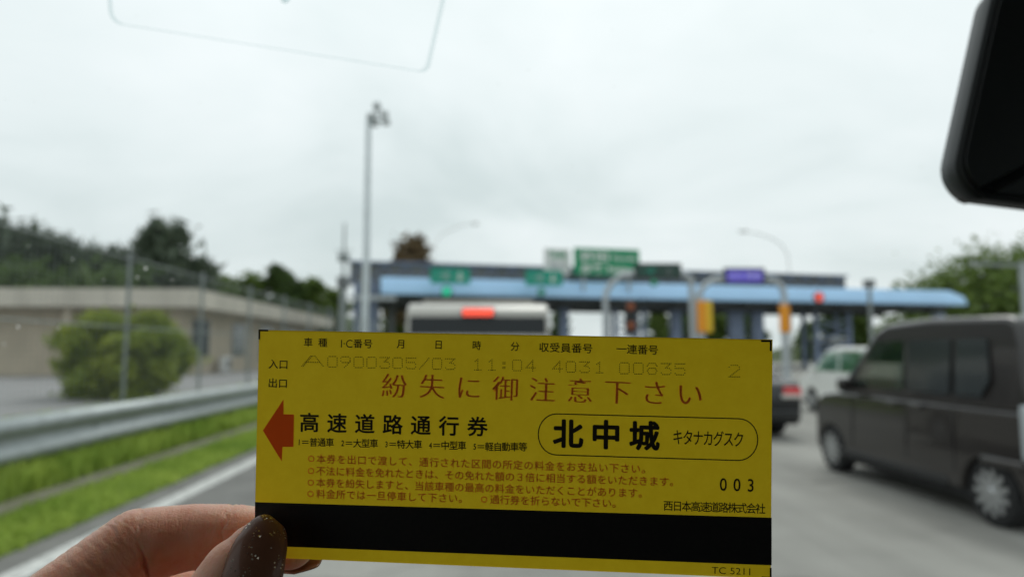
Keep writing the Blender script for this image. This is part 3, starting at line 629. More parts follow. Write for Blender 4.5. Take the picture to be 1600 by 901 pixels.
# dark brown tall kei wagon at the right
VX = 4.37; WY = (5.75, 8.42)
KL = 3.56; ry = WY[0]-.43
lower = [(0.02,.30),(0.0,.95),(KL-.62,1.0),(KL-.12,.92),(KL-.02,.72),(KL,.36),(KL-.05,.24)]
lower = [(KL-.05,.24),(KL,.36),(KL-.02,.72),(KL-.10,.88),(KL-.30,.95),(KL-.70,1.0),(0.0,1.0),(0.02,.24)][::-1]
upper = [(0.0,.99),(0.05,1.55),(.10,1.74),(.22,1.80),(1.2,1.83),(1.92,1.80),(2.12,1.73),(2.90,.995)]
wins = [[(1.60,1.10),(2.52,1.10),(2.14,1.58),(2.05,1.60),(1.60,1.61)], [(.88,1.10),(1.52,1.10),(1.52,1.61),(.88,1.61)], [(.38,1.24),(.48,1.10),(.81,1.10),(.81,1.61),(.42,1.61)]]
kv, wf = car('kei_wagon', 'dark brown boxy kei wagon with silver wheels in the next lane at the right', 'van', (VX+.74, ry, 0), KL, 1.48, lower, upper, (.43, .43+2.67), .285,
    M['paint_brown'], 1.0, .10, wins, ((.035,1.10),(.075,1.66)), ((2.15,1.71),(2.86,1.03)), see=(0,), handles=((1.76,.95),(1.36,.95)), tails=(), mirror_y=(2.55,1.10))
for s in (-1, 1):
    MB().box(s*(wf(.02,1.0)-.05)-.07, -.03, .60, s*(wf(.02,1.0)-.05)+.068, .075, 1.06).build('tail_lamp', M['gate_light'], kv, bevel=.03)
    for y in (.85, 1.56, 2.58): MB().box(s*(wf(y,.6)+.001)-.002, y-.005, .40, s*(wf(y,.6)+.001)+.002, y+.005, .985).build('door_seam', M['black'], kv)
    MB().box(s*(wf(1.7,.25))-.012, .95, .245, s*(wf(1.7,.25))+.018, 2.85, .33).build('side_sill', M['trim'], kv, bevel=.01)
    MB().box(s*(.74)-.03, .02, .52, s*(.74)+.018, .5, .60).build('bumper_crease', M['paint_brown'], kv, bevel=.02)
for x in (-.36, .36): MB().box(x-.23, 1.55, .5, x+.23, 1.72, 1.36).box(x-.12, 1.58, 1.38, x+.12, 1.68, 1.58).build('front_seat', M['black'], kv, bevel=.04)

# white van ahead with its brake lamp lit
VD = 8.05
vl = [(4.55,.30),(4.6,.5),(4.55,.95),(4.2,1.15),(0.0,1.15),(0.02,.30)][::-1]
vu = [(0.0,1.14),(0.03,1.62),(.10,1.99),(.26,2.08),(2.0,2.12),(3.3,2.09),(3.75,1.95),(4.45,1.12)]
vw = [[(3.0,1.22),(3.98,1.22),(3.60,1.86),(3.0,1.86)], [(1.75,1.22),(2.9,1.22),(2.9,1.86),(1.75,1.86)], [(.3,1.22),(1.65,1.22),(1.65,1.86),(.3,1.86)]]
c0 = at_y(747, 500, VD)
hv, wf2 = car('white_van', 'pale van stopped straight ahead with its high brake lamp lit red', 'van', (c0.x, VD, 0), 4.6, 1.82, vl, vu, (.95, 3.5), .32,
    M['paint_beige'], 1.15, .045, vw, ((.015,1.20),(.075,1.90)), ((3.80,1.90),(4.40,1.16)), gi=.045, rgm='blackglass', tails=((.80,.98,.14,.42),), mirror_y=(3.95,1.25))
zl = at_y(750, 487.5, VD).z
bl = MB().box(-.195,-.01,zl-.054,.195,.03,zl+.054).build('high_brake_lamp', M['trim'], hv, bevel=.012)
sg = MB()
for i in range(7): sg.box(-.18+i*.052,-.022,zl-.042,-.18+i*.052+.044,.0,zl+.042)
sg.build('lamp_segments', M['brake'], bl)
MB().box(-.7,.42,2.10,.7,3.0,2.135).build('roof_rib', M['paint_beige'], hv, bevel=.02)

# black sedan in the lane to the right of the van
sl = [(4.5,.28),(4.55,.45),(4.5,.72),(4.1,.80),(3.2,.94),(0.75,1.0),(.28,.99),(.10,.95),(0.02,.86),(0.0,.62),(.05,.30)][::-1]
su = [(.62,1.0),(1.30,1.40),(1.7,1.46),(2.4,1.45),(3.35,.93)]
sw = [[(2.05,1.0),(3.05,.97),(2.45,1.37),(2.05,1.39)], [(1.1,1.02),(1.97,1.0),(1.97,1.39),(1.42,1.37)]]
SD = 11.4; c1 = at_y(1256, 650, SD)
bs, wf3 = car('black_sedan', 'black sedan with a bright red tail lamp half hidden behind the ticket', 'car', (c1.x-.88, SD, 0), 4.55, 1.76, sl, su, (.9, 3.6), .31,
    M['paint_black'], .95, .32, sw, ((.72,1.01),(1.24,1.36)), ((2.5,1.42),(3.25,.97)), tails=((.70,.79,.30,.19),), zb=.30)
MB().box(-.8,-.04,.33,.8,.02,.50).build('rear_bumper', M['paint_black'], bs, bevel=.03)
for s in (-1,1): MB().box(s*.66-.16,-.035,.70,s*.66+.16,.0,.765).build('reflector', M['plate'], bs, bevel=.01)

# white compact car farther right
wl = [(3.75,.26),(3.8,.42),(3.74,.80),(3.05,.98),(0.0,.98),(0.0,.26)][::-1]
wu = [(0.0,.97),(.08,1.48),(.28,1.58),(1.9,1.60),(2.30,1.52),(3.1,.97)]
ww = [[(1.75,1.02),(2.80,1.02),(2.30,1.45),(1.75,1.48)], [(.75,1.02),(1.67,1.02),(1.67,1.49),(.75,1.49)]]
c2 = at_y(1246, 600, 17.5)
car('compact_car', 'white compact car beyond the dark wagon with green-tinted side windows', 'car', (c2.x+.80, 17.5-3.8, 0), 3.8, 1.62, wl, wu, (.65, 3.05), .29,
    M['paint_white'], 1.0, .12, ww, ((.03,1.05),(.075,1.45)), ((2.34,1.50),(3.02,1.01)), tails=((.70,.95,.14,.3),), see=(0, 1), mirror_y=(2.8,1.05))

# ------------------------------------------------------------------ the car one sits in
cc = thing('car_interior', 'dark car interior one looks out of, with windscreen and black rear-view mirror', 'car', (.22, .0, 0))
HX = .84                                     # half width
ZR, YH, YC, ZC = 1.83, .26, .74, 1.02        # roof height, header and cowl of the windscreen
MB().box(-HX-.02, -2.1, ZR, HX+.02, YH+.03, ZR+.06).build('roof', M['headliner'], cc, bevel=.02)
MB().box(-HX, YH-.05, ZR-.03, HX, YH+.03, ZR-.002).build('header_rail', M['headliner'], cc, bevel=.01)
nrm = Vector((0, ZR-ZC, YC-YH)).normalized()  # outward normal of the windscreen
MB().add([(-HX+.02,YH+.03,ZR-.01),(HX-.02,YH+.03,ZR-.01),(HX-.02,YC,ZC),(-HX+.02,YC,ZC)], [(0,1,2,3)]).build('windscreen', M['windscreen'], cc, recalc=False)
for s in (-1, 1):
    MB().bar((s*HX,YH-.02,ZR+.02),(s*HX,YC+.05,ZC-.02),.07,.06).build('windscreen_pillar', M['cabin'], cc, bevel=.012)
    MB().box(s*HX-.04,-2.1,.30,s*HX+.04,YC,1.06).build('door_panel', M['cabin'], cc, bevel=.02)
    MB().box(s*HX-.035,-.66,1.06,s*HX+.035,-.50,ZR).box(s*HX-.035,-2.1,1.06,s*HX+.035,-1.72,ZR).build('door_pillar', M['cabin'], cc, bevel=.015)
    for ya, yb, gm in ((-1.72,-.66,'rear_dimming'),(-.50,YH,'windscreen')):
        MB().add([(s*HX,ya,1.06),(s*HX,yb,1.06),(s*HX,yb,ZR),(s*HX,ya,ZR)], [(0,1,2,3)]).build('side_window', M[gm], cc, recalc=False)
    MB().add([(s*HX,YH,1.06),(s*HX,YC,1.02),(s*HX,YH,ZR)], [(0,1,2)]).build('quarter_window', M['windscreen'], cc, recalc=False)
MB().box(-HX,-2.14,.3,HX,-2.06,1.15).box(-HX,-2.14,1.62,HX,-2.06,ZR).build('tailgate', M['cabin'], cc, bevel=.02)
MB().add([(-HX,-2.1,1.15),(HX,-2.1,1.15),(HX,-2.1,1.62),(-HX,-2.1,1.62)], [(0,1,2,3)]).build('tailgate_window', M['rear_dimming'], cc, recalc=False)
MB().box(-HX,-2.1,.25,HX,YC+.1,.32).build('floor', M['cabin'], cc)
MB().box(-HX+.04,.52,.55,HX-.04,YC+.06,.98).box(-HX+.05,YC-.10,.94,HX-.05,YC+.12,1.0).build('dashboard', M['cabin'], cc, bevel=.05, seg=3)
MB().box(-HX-.04,YC+.13,.30,HX+.04,YC+.75,.93).build('bonnet', M['paint_brown'], cc, bevel=.08, seg=3)
for x in (-.37, .37):
    MB().box(x-.25,-.75,.45,x+.25,-.25,.62).box(x-.24,-.92,.6,x+.24,-.78,1.18).box(x-.13,-.92,1.2,x+.13,-.82,1.40).build('front_seat', M['seat'], cc, bevel=.05, seg=3)
MB().box(-.68,-1.9,.45,.68,-1.45,.62).box(-.68,-2.02,.6,.68,-1.9,1.12).build('rear_seat', M['seat'], cc, bevel=.05, seg=3)
sw_ = MB(); sw_.tube([(.37+.18*math.cos(a), .40-.10*math.sin(a), .93+.16*math.sin(a)) for a in np.linspace(0, 2*math.pi, 33)], .014, 10, cap=False)
sw_.bar((.20,.4,.93),(.54,.4,.93),.03).bar((.37,.4,.93),(.37,.55,.86),.06)
sw_.build('steering_wheel', M['cabin'], cc, smooth=True)
# rear-view mirror: rounded trapezoid case, in the plane seen from the front passenger seat
def rounded(poly, rads, n=8):
    out = []; k_ = len(poly)
    for i in range(k_):
        a, b, c = Vector(poly[i-1]), Vector(poly[i]), Vector(poly[(i+1) % k_]); u = (a-b).normalized(); w = (c-b).normalized()
        r = rads[i] if isinstance(rads, (list, tuple)) else rads; half = u.angle(w)/2; d = r/math.tan(half); ctr = b + (u+w).normalized()*r/math.sin(half)
        p, q = b+u*d, b+w*d; a0 = math.atan2(*(p-ctr).yx); a1 = math.atan2(*(q-ctr).yx); da = (a1-a0+math.pi) % (2*math.pi)-math.pi
        out += [tuple(ctr + Vector((math.cos(a0+da*j/n), math.sin(a0+da*j/n)))*r) for j in range(n+1)]
    return out
MD = .36                                     # metres from the lens
mo = cpt(1478, 300, MD); ccm = cc.matrix_world.inverted() if False else Matrix.Translation(-Vector(cc.location))
mxis = (CM.to_3x3() @ Vector((1,0,.10))).normalized(); myis = (CM.to_3x3() @ Vector((0,1,-.06))).normalized(); mzis = mxis.cross(myis).normalized()
def mp(a, b, c): return ccm @ (mo + mxis*a + myis*b + mzis*c)
px_m = MD/F
poly = [(-3*px_m,4*px_m),(80*px_m,345*px_m),(690*px_m,350*px_m),(700*px_m,-112*px_m),(38*px_m,-14*px_m)]
def ring(inset, c, rr):
    cxm = sum(p[0] for p in poly)/len(poly); cym = sum(p[1] for p in poly)/len(poly)
    ps = []
    for i, p in enumerate(poly):
        a, b, c_ = Vector(poly[i-1]), Vector(p), Vector(poly[(i+1) % len(poly)]); u = (a-b).normalized(); w = (c_-b).normalized(); half = u.angle(w)/2
        ps.append(tuple(b + (u+w).normalized()*inset/math.sin(half)))
    return [mp(x, y, c) for x, y in rounded(ps, rr)]
rads = [.020,.02,.02,.02,.012]
def loft(rings, name, m, parent, capa=True, capb=True):
    n = len(rings[0]); vs = [v_ for r_ in rings for v_ in r_]
    fs = [(i*n+j, i*n+(j+1) % n, (i+1)*n+(j+1) % n, (i+1)*n+j) for i in range(len(rings)-1) for j in range(n)]
    if capa: fs.append(tuple(range(n)))
    if capb: fs.append(tuple(range((len(rings)-1)*n, len(rings)*n)))
    return MB().add(vs, fs).build(name, m, parent, smooth=True)
mirror = loft([ring(.0050,.0035,rads), ring(.0028,.0050,rads), ring(.0008,.0035,rads), ring(0,.000,rads), ring(.0012,-.012,rads), ring(.012,-.026,rads)], 'rear_view_mirror', M['mirror_case'], cc)
mirror['label'] = 'black rear-view mirror with rounded corner'
loft([ring(.0046,.0046,rads), ring(.0050,.0052,rads)], 'mirror_glass', M['mirror_face'], mirror)
a = mp(350*px_m, 120*px_m, -.02); MB().tube([a, a+Vector((0,.03,.03)), (a.x,.34,1.70)], .012, 10).build('mirror_stem', M['dark'], cc, smooth=True)

def dusty():
    b = MB(); n0 = nrm; e1_ = Vector((1,0,0)); e2_ = nrm.cross(e1_).normalized(); p0 = Vector((0, YC, ZC)); rd_ = random.Random(12)
    spots = [(229,418,.0016),(216,432,.0011),(30,509,.0015),(93,511,.0010),(58,502,.0007),(115,404,.0008),(163,436,.0007),(270,436,.0008),(300,404,.0008),(8,536,.0010)] + [(rd_.uniform(0,1500), rd_.uniform(20,520), rd_.uniform(.0002,.0006)) for _ in range(36)]
    for px, py, q in spots:
        d = ray(px, py); c = CAM + d*((p0-CAM).dot(n0)/d.dot(n0)) - n0*.001 - Vector(cc.location)
        vs = [c + (e1_*math.cos(a)+e2_*math.sin(a))*q*rd_.uniform(.5,.75) for a in np.linspace(0, 6.283, 8)[:-1]] + [c - n0*.0003]
        b.add(vs, [(k_, (k_+1) % 7, 7) for k_ in range(7)])
    return tag(b.build('dust', M['dustmat'], cc, recalc=False), kind='stuff')
dusty()
# transparent film sticker on the windscreen
def on_screen(px, py, off=.002):
    d = ray(px, py); n_w = nrm; p0 = Vector((0, YC, ZC)); t = (p0-CAM).dot(n_w)/d.dot(n_w); return CAM + d*t - n_w*off
ws = thing('windscreen_sticker', 'clear film sticker with a pale raised edge stuck inside the windscreen', 'sticker', on_screen(430, 40))
e1 = Vector((1,0,0)); e2 = nrm.cross(e1).normalized(); o0 = Vector(ws.location)
def loc2(px, py): q = on_screen(px, py)-o0; return (q.dot(e1), q.dot(e2))
if True:
    q4 = [loc2(174,36), loc2(670,114), loc2(712,-70), loc2(166,-70)]
    rr = rounded(q4, [.006,.005,.006,.006])
    ctr = [e1*x+e2*y for x, y in rr]
    MB().add(ctr, [tuple(range(len(ctr)))]).build('film', M['film'], ws, recalc=False)
    eb = MB(); n_ = len(ctr); vs_ = []
    cen = sum(ctr, Vector())/n_
    for v_ in ctr:
        dirr = (cen-v_).normalized(); vs_ += [v_ - nrm*.0002, v_ + dirr*.0013 - nrm*.0006, v_ + dirr*.0024 - nrm*.0002]
    fs_ = [(3*i+j, 3*((i+1) % n_)+j, 3*((i+1) % n_)+j+1, 3*i+j+1) for i in range(n_) for j in range(2)]
    eb.add(vs_, fs_).build('film_edge', M['film_edge'], ws, recalc=False)
    q = [on_screen(a_, b_)-o0 - nrm*.002 for a_, b_ in ((441,-14),(459,-14),(455,2),(450,5),(445,2))]
    tb = MB(); k_ = len(q); tb.add(q+[v_-nrm*.003 for v_ in q], [tuple(range(k_)), tuple(range(2*k_-1,k_-1,-1))]+[(i,(i+1)%k_,k_+(i+1)%k_,k_+i) for i in range(k_)]).build('pull_tab', M['film_edge'], ws)

# ------------------------------------------------------------------ the toll ticket
ax, ay, az = 0.0206213, 0.06676914, -0.01404259
TW, TH = .120, .05381394
Rx = Matrix.Rotation(ax, 3, 'X'); Ry = Matrix.Rotation(ay, 3, 'Y'); Rz = Matrix.Rotation(az, 3, 'Z')
FL = Matrix(((1,0,0),(0,1,0),(0,0,-1)))      # right, up, forward -> blender camera axes
TR = CM.to_3x3() @ FL @ (Rz @ Ry @ Rx)       # columns: ticket u, v, away
TU, TV, TN = TR.col[0].normalized(), TR.col[1].normalized(), TR.col[2].normalized()
TC = CM @ Vector((-0.00104919, -0.03762366, -0.15618889))
tk_ = thing('toll_ticket', 'yellow paper expressway toll ticket with black magnetic stripe held between fingers', 'ticket', TC)
tk_.rotation_euler = Matrix((TU, TV, -TN)).transposed().to_euler()    # local x right, y up, z towards the viewer
def uv(px, py):
    d = ray(px, py); t = (TC-CAM).dot(TN)/d.dot(TN); q = CAM + d*t - TC; return Vector((q.dot(TU), q.dot(TV)))
PXM = TW/803.0                               # metres of ticket per picture pixel
def paper():
    m = bpy.data.materials.new('ticket_paper'); m.use_nodes = True; t = m.node_tree; b = t.nodes['Principled BSDF']
    tx = t.nodes.new('ShaderNodeTexCoord'); n = t.nodes.new('ShaderNodeTexNoise'); n.inputs['Scale'].default_value = 260; n.inputs['Detail'].default_value = 8; n.inputs['Roughness'].default_value = .7
    t.links.new(tx.outputs['Object'], n.inputs['Vector']); r = t.nodes.new('ShaderNodeValToRGB'); t.links.new(n.outputs['Fac'], r.inputs[0])
    r.color_ramp.elements[0].position = .3; r.color_ramp.elements[0].color = (.74,.51,.012,1); r.color_ramp.elements[1].position = .7; r.color_ramp.elements[1].color = (.80,.575,.018,1)
    t.links.new(r.outputs[0], b.inputs['Base Color']); b.inputs['Roughness'].default_value = .6; b.inputs['Specular IOR Level'].default_value = .25
    tr = t.nodes.new('ShaderNodeBsdfTranslucent'); t.links.new(r.outputs[0], tr.inputs[0]); ms = t.nodes.new('ShaderNodeMixShader'); ms.inputs[0].default_value = .32
    bp = t.nodes.new('ShaderNodeBump'); bp.inputs['Strength'].default_value = .08; bp.inputs['Distance'].default_value = .001; t.links.new(n.outputs['Fac'], bp.inputs['Height']); t.links.new(bp.outputs[0], b.inputs['Normal'])
    t.links.new(b.outputs[0], ms.inputs[1]); t.links.new(tr.outputs[0], ms.inputs[2]); t.links.new(ms.outputs[0], t.nodes['Material Output'].inputs[0]); return m
def inkmat(name, c, tr_=.3):
    m = mat(name, c, .6, spec=.2); t = m.node_tree; b = t.nodes['Principled BSDF']; tr = t.nodes.new('ShaderNodeBsdfTranslucent'); tr.inputs[0].default_value = (min(1, c[0]*1.25), c[1], c[2], 1)
    ms = t.nodes.new('ShaderNodeMixShader'); ms.inputs[0].default_value = tr_; t.links.new(b.outputs[0], ms.inputs[1]); t.links.new(tr.outputs[0], ms.inputs[2]); t.links.new(ms.outputs[0], t.nodes['Material Output'].inputs[0]); return m
ink_k = mat('black_ink', (.018,.014,.008), .55, spec=.25); ink_r = inkmat('red_ink', (.95,.26,.045)); ink_a = inkmat('arrow_ink', (.84,.15,.02))
ink_d = mat('stamp_ink', (.085,.06,.010), .7, spec=.2); stripe_m = mat('magnetic_stripe', (.010,.009,.009), .42, spec=.35, var=.25, scale=900); edge_m = mat('paper_edge', (.72,.68,.5), .8)
pb = MB(); nx, ny = 40, 18
HT = .00011
g = [[(-TW/2+TW*i/nx, -TH/2+TH*j/ny) for i in range(nx+1)] for j in range(ny+1)]
pb.box(-TW/2,-TH/2,-HT*2,TW/2,TH/2,0.0)
pb.f = [pb.f[1]] + pb.f[2:]; pb.mi = [0,1,1,1,1]
pb.build('paper', [paper(), edge_m], tk_, recalc=False)
Z1, Z2 = .00006, .00012
class Ink(MB):
    def poly(s, pts, z=Z2): return s.add([(*uv(*p), z) for p in pts], [tuple(range(len(pts)))[::-1]])
    def glyphs(s, chars, p0, p1, w, h=None, off=0.0, serif=0.0, z=Z2):   # one glyph per cell from centre p0 to centre p1 (pixels), w,h: em in pixels
        h = h or w; a, b = uv(*p0), uv(*p1); n = len(chars); ang = math.atan2((b-a).y, (b-a).x) if n > 1 else R(-1.2); ca, sa = math.cos(ang), math.sin(ang)
        for i, ch in enumerate(chars):
            if ch in ' 　': continue
            c = a.lerp(b, i/max(1, n-1)); vs, fs = glyph(ch, min(off, 0)); ex, ey = (EMW, EMC) if ord(ch) > 255 else (None, None)
            if ex is None: x0, y0, x1, y1 = bbox(vs); ctr = ((x0+x1)/2, (y0+y1)/2)
            else: ctr = (EMW/2, EMC)
            kx, ky = w*PXM/EMW, h*PXM/EMW
            cps = [(0, 0)] if off <= .001 else [(0, 0)] + [(off*math.cos(t_), off*math.sin(t_)) for t_ in np.linspace(0, 2*math.pi, 9)[:-1]]
            if serif: cps = [(t_, 0) for t_ in np.linspace(-serif, serif, 5)]
            for q, (dx, dy) in enumerate(cps):
                out = []
                for v_ in vs:
                    lx, ly = (v_[0]-ctr[0]+dx)*kx, (v_[1]-ctr[1]+dy)*ky; out.append((c.x+lx*ca-ly*sa, c.y+lx*sa+ly*ca, z+q*.000004))
                s.add(out, fs)
        return s
    def line(s, body, p0, p1, h, off=0.0, z=Z2):                         # a whole string fitted between two pixel points (left, right; mid height)
        a, b = uv(*p0), uv(*p1); vs, fs = glyph(body, min(off, 0)); x0, y0, x1, y1 = bbox(vs); d = (b-a); L_ = d.length; d = d/L_; nrm_ = Vector((-d.y, d.x)); m = []
        for v_ in vs:
            q = a + d*((v_[0]-x0)/(x1-x0)*L_) + nrm_*(((v_[1]-y0)/(y1-y0)-.5)*h*PXM); m.append((q.x, q.y, z))
        return s.add(m, fs)
    def stroke(s, pts, wpx, z=Z2, closed=False):                         # pts in pixels
        P = [uv(*p) for p in pts]; n = len(P); out = []
        for i in range(n):
            a = P[i-1] if (i or closed) else P[i]; b = P[(i+1) % n] if (i < n-1 or closed) else P[i]; d = (b-a).normalized(); nn = Vector((-d.y, d.x))*wpx*PXM/2
            out += [(*(P[i]+nn), z), (*(P[i]-nn), z)]
        return s.add(out, [(2*i, 2*i+1, 2*((i+1) % n)+1, 2*((i+1) % n)) for i in range(n if closed else n-1)])
    def done(s, name, m): return s.build(name, m, tk_, recalc=False)
v1, _ = glyph('口'); v2, _ = glyph('口口'); EMW = bbox(v2)[2]-bbox(v1)[2]; b_ = bbox(v1); EMC = (b_[1]+b_[3])/2
E = lambda: Ink()
E().poly([(398.6,783.6),(1205.6,807.9),(1205.6,882.2),(397.8,851.2)], Z1).done('magnetic_stripe', stripe_m)
E().poly([(411,672),(443.3,623.4),(443.3,646.5),(459.6,647)]).poly([(411,672),(459.6,647),(458.8,697.4),(441.7,697.4)]).poly([(411,672),(441.7,697.4),(440.4,720)]).done('arrow', ink_a)
for pts in ([(404.3,514.3),(419.5,514.7),(419.4,517.5),(404.2,517.2)],[(404.2,517.2),(407.0,517.3),(406.8,530),(404.1,530)]), ([(1189,530.8),(1205.6,531.2),(1205.6,534.2),(1189,533.8)],[(1202.6,534.1),(1205.6,534.2),(1205.6,548),(1202.6,548)]), ([(1190,899.4),(1205.3,900),(1205.3,902.6),(1190,902)],[(1202.4,886),(1205.4,886),(1205.4,900),(1202.4,899.9)]):
    E().poly(pts[0]).poly(pts[1]).done('corner_mark', ink_k)
hd = E(); B0 = .012
hd.glyphs('車種', (481.9,534.9),(504.7,535.4), 15, 15, B0).line('I·C', (533,536.4),(551,536.8), 12.5, B0).glyphs('番号', (559.5,536.9),(575.2,537.2), 15.5, 15, B0)
for ch, x, y in (('月',627,537.5),('日',685.5,538.6),('時',744.9,539.8),('分',804.7,541.4)): hd.glyphs(ch, (x,y),(x,y), 14.5, 15, B0)
hd.glyphs('収受員番号', (849.9,542.8),(918,544.6), 16.5, 15.5, B0).glyphs('一連番号', (971,545.4),(1020.5,546.8), 16.5, 15.5, B0).done('column_heading', ink_k)
E().glyphs('入口', (427.5,568.8),(443.3,569.4), 16.5, 16, .012).done('entrance_word', ink_k)
E().glyphs('出口', (426.6,598.4),(442.5,599), 16.5, 16, .012).done('exit_word', ink_k)
# dotted stamp digits drawn from dotted strokes on a 0..1 cell
DS = {'0':[[(0,.15),(0,.85),(.15,1),(.85,1),(1,.85),(1,.15),(.85,0),(.15,0),(0,.15)]], '9':[[(1,.6),(.85,.45),(.15,.45),(0,.6),(0,.85),(.15,1),(.85,1),(1,.85),(1,.5),(.4,0)]],
      '3':[[(0,1),(1,1),(.45,.6),(.85,.55),(1,.4),(1,.15),(.85,0),(.15,0),(0,.15)]], '5':[[(1,1),(0,1),(0,.58),(.85,.58),(1,.42),(1,.15),(.85,0),(.15,0),(0,.12)]],
      '1':[[(.25,.8),(.55,1),(.55,0)],[(.2,0),(.9,0)]], '4':[[(.75,0),(.75,1),(0,.3),(1,.3)]], '8':[[(.2,.55),(0,.75),(.2,1),(.8,1),(1,.75),(.8,.55),(.2,.55),(0,.3),(.2,0),(.8,0),(1,.3),(.8,.55)]],
      '2':[[(0,.85),(.2,1),(.8,1),(1,.85),(1,.65),(0,0),(1,0)]], '/':[[(0,0),(1,1)]], ':':[[(.4,.75),(.6,.75)],[(.4,.62),(.6,.62)],[(.4,.32),(.6,.32)],[(.4,.2),(.6,.2)]],
      'A':[[(0,0),(.42,1),(.62,1),(1,0)],[(.08,0),(.46,.95)],[(.22,.38),(.82,.38)]]}
stp = E()
def stamp(ch, cx, cy, w, h):
    for st_ in DS[ch]:
        for (xa, ya), (xb, yb) in zip(st_, st_[1:]):
            ax_, ay_ = cx+(xa-.5)*w, cy-(ya-.5)*h; bx_, by_ = cx+(xb-.5)*w, cy-(yb-.5)*h; n = max(1, int(math.hypot(bx_-ax_, by_-ay_)/2.5))
            for i in range(n+1):
                c = uv(ax_+(bx_-ax_)*i/n, ay_+(by_-ay_)*i/n); r_ = .92*PXM
                stp.add([(c.x+r_*math.cos(q), c.y+r_*math.sin(q), Z2+.00001*random.random()) for q in np.linspace(0, 2*math.pi, 7)[:-1]], [tuple(range(6))])
stamp('A', 488.5, 563.7, 33, 15.5)
for ch, x in zip('0900305/03', (519.7,540,560.6,580.8,601.3,621.3,642.3,663,683,703.6)): stamp(ch, x, 564.8+(x-519.7)*.0195, 14.5, 16.5)
for ch, x in zip('11:04', (746,768,787.5,808,829)): stamp(ch, x, 569.2+(x-746)*.0195, 14, 16.5)
for ch, x in zip('4031', (871,892,913.5,936)): stamp(ch, x, 572.4+(x-871)*.0195, 14.5, 16.5)
for ch, x in zip('00835', (975.5,997.2,1018.8,1040.6,1062.3)): stamp(ch, x, 574.8+(x-975)*.0195, 15, 17)
stamp('2', 1147, 579.3, 16, 18); stp.done('stamped_digits', ink_d)
wn = E()
for ch, x, y, k_ in (('紛',616.3,603.7,1),('失',675.3,604.8,1),('に',732.5,606.6,1),('御',790,608.2,1),('注',847.2,610,1),('意',906.3,611.5,1),('下',964.8,613.2,1),('さ',1022.5,614.7,1),('い',1077.7,616.8,1)):
    wn.glyphs(ch, (x,y),(x,y), 43, 41, -.012, .016)
wn.done('warning_words', ink_r)
tt = E(); tt.glyphs('高速道路通行券', (483.7,660.6),(746,667), 33, 32, .020); tt.done('title_words', ink_k)
cl_ = E()
for s_, xa, xb, y in (('1＝普通車',465,522,690.6),('2＝大型車',533,591,692.2),('3＝特大車',601.3,659.6,693.9),('4＝中型車',670,728.6,695.6),('5＝軽自動車等',739,823.6,697.6)):
    n = len(s_)-1; cw = (xb-xa-6)/n
    cl_.glyphs(s_[0], (xa+2.8,y-.4),(xa+2.8,y-.4), 9.5, 12.5, .022); cl_.glyphs(s_[1:], (xa+6+cw/2,y),(xb-cw/2,y+.3), cw*1.08, 14.5, .016)
cl_.done('vehicle_class_words', ink_k)
fr = [(869.5,646),(1154,653.5)] + [(1154+30*math.sin(q)*.99, 686.05-32.5*math.cos(q)) for q in np.linspace(0, math.pi, 15)[1:-1]] + [(1154,718.6),(869.5,710)] + [(869.5-28.5*math.sin(q), 678+32*math.cos(q)) for q in np.linspace(0, math.pi, 15)[1:-1]]
E().stroke(fr, 1.7, closed=True).done('name_outline', ink_k)
E().glyphs('北中城', (887.4,678.5),(1006.6,681.8), 47, 46, .034).done('station_name', ink_k)
E().glyphs('キタナカグスク', (1059,683.2),(1154,686.9), 16.8, 25, .008).done('station_reading', ink_k)
nt_ = E(); EMR = 15.6
for s_, a_, b_ in (('本券を出口で渡して、通行された区間の所定の料金をお支払い下さい。',(502,716.7),(1010,732.6)), ('不法に料金を免れたときは、その免れた額の３倍に相当する額をいただきます。',(501.5,735.6),(1054,752.6)),
        ('本券を紛失しますと、当該車種の最高の料金をいただくことがあります。',(501.5,753.8),(1005,770.4)), ('料金所では一旦停車して下さい。',(501.5,771.2),(724,778.6)), ('通行券を折らないで下さい。',(773,780),(964,786.2))):
    nt_.glyphs(s_, a_, b_, EMR, 15.2, .011)
for x, y in ((486.6,716.0),(486.2,735),(485.8,753.2),(485.4,770.8),(756.5,779.5)): nt_.stroke([(x+4.2*math.cos(q), y+4.2*math.sin(q)) for q in np.linspace(0, 2*math.pi, 17)[:-1]], 1.5, closed=True)
nt_.done('notice_words', ink_r)
E().glyphs('003', (1130,756),(1172.7,757.4), 23, 27, .010).done('lane_number', ink_k)
E().glyphs('西日本高速道路株式会社', (1044,789.7),(1188,794.4), 15.4, 16.5, .011).done('company_words', ink_k)
E().line('TC 5211', (1112,889.6),(1172,892), 10, -.004).done('form_number', ink_k)

# ------------------------------------------------------------------ the hand
def mm(px, py, Z): return Vector(((px-CX)/F*Z, -(py-CY)/F*Z, Z))
V = Vector
idx = [(V((-117,-87,140)),11.5),(mm(75,962,152),9.8),(mm(212,853,163),8.9),(mm(298,838,167),7.9),(mm(365,837,168),7.7),(mm(425,842,168),7.2),(mm(455,850,167.6),6.0)]
thb = [(V((-120,-132,104)),15),(V((-80,-103,137)),11.5),(mm(330,975,148),10.0),(mm(374,899,152),8.7),(mm(396,862,153.8),6.4),(mm(409,840,154.6),4.8)]
mid = [(V((-114,-108,146)),11.5),(mm(60,1060,168),9.8),(mm(215,945,180),9),(mm(300,932,183),8.4),(mm(360,934,182),7.8),(mm(425,946,179),6.8)]
rng_ = [(V((-107,-127,145)),11),(mm(90,1150,172),9.5),(mm(225,1075,178),8.6),(mm(305,1062,172),7.8),(mm(345,1068,160),7.2),(mm(350,1076,150),6.0)]
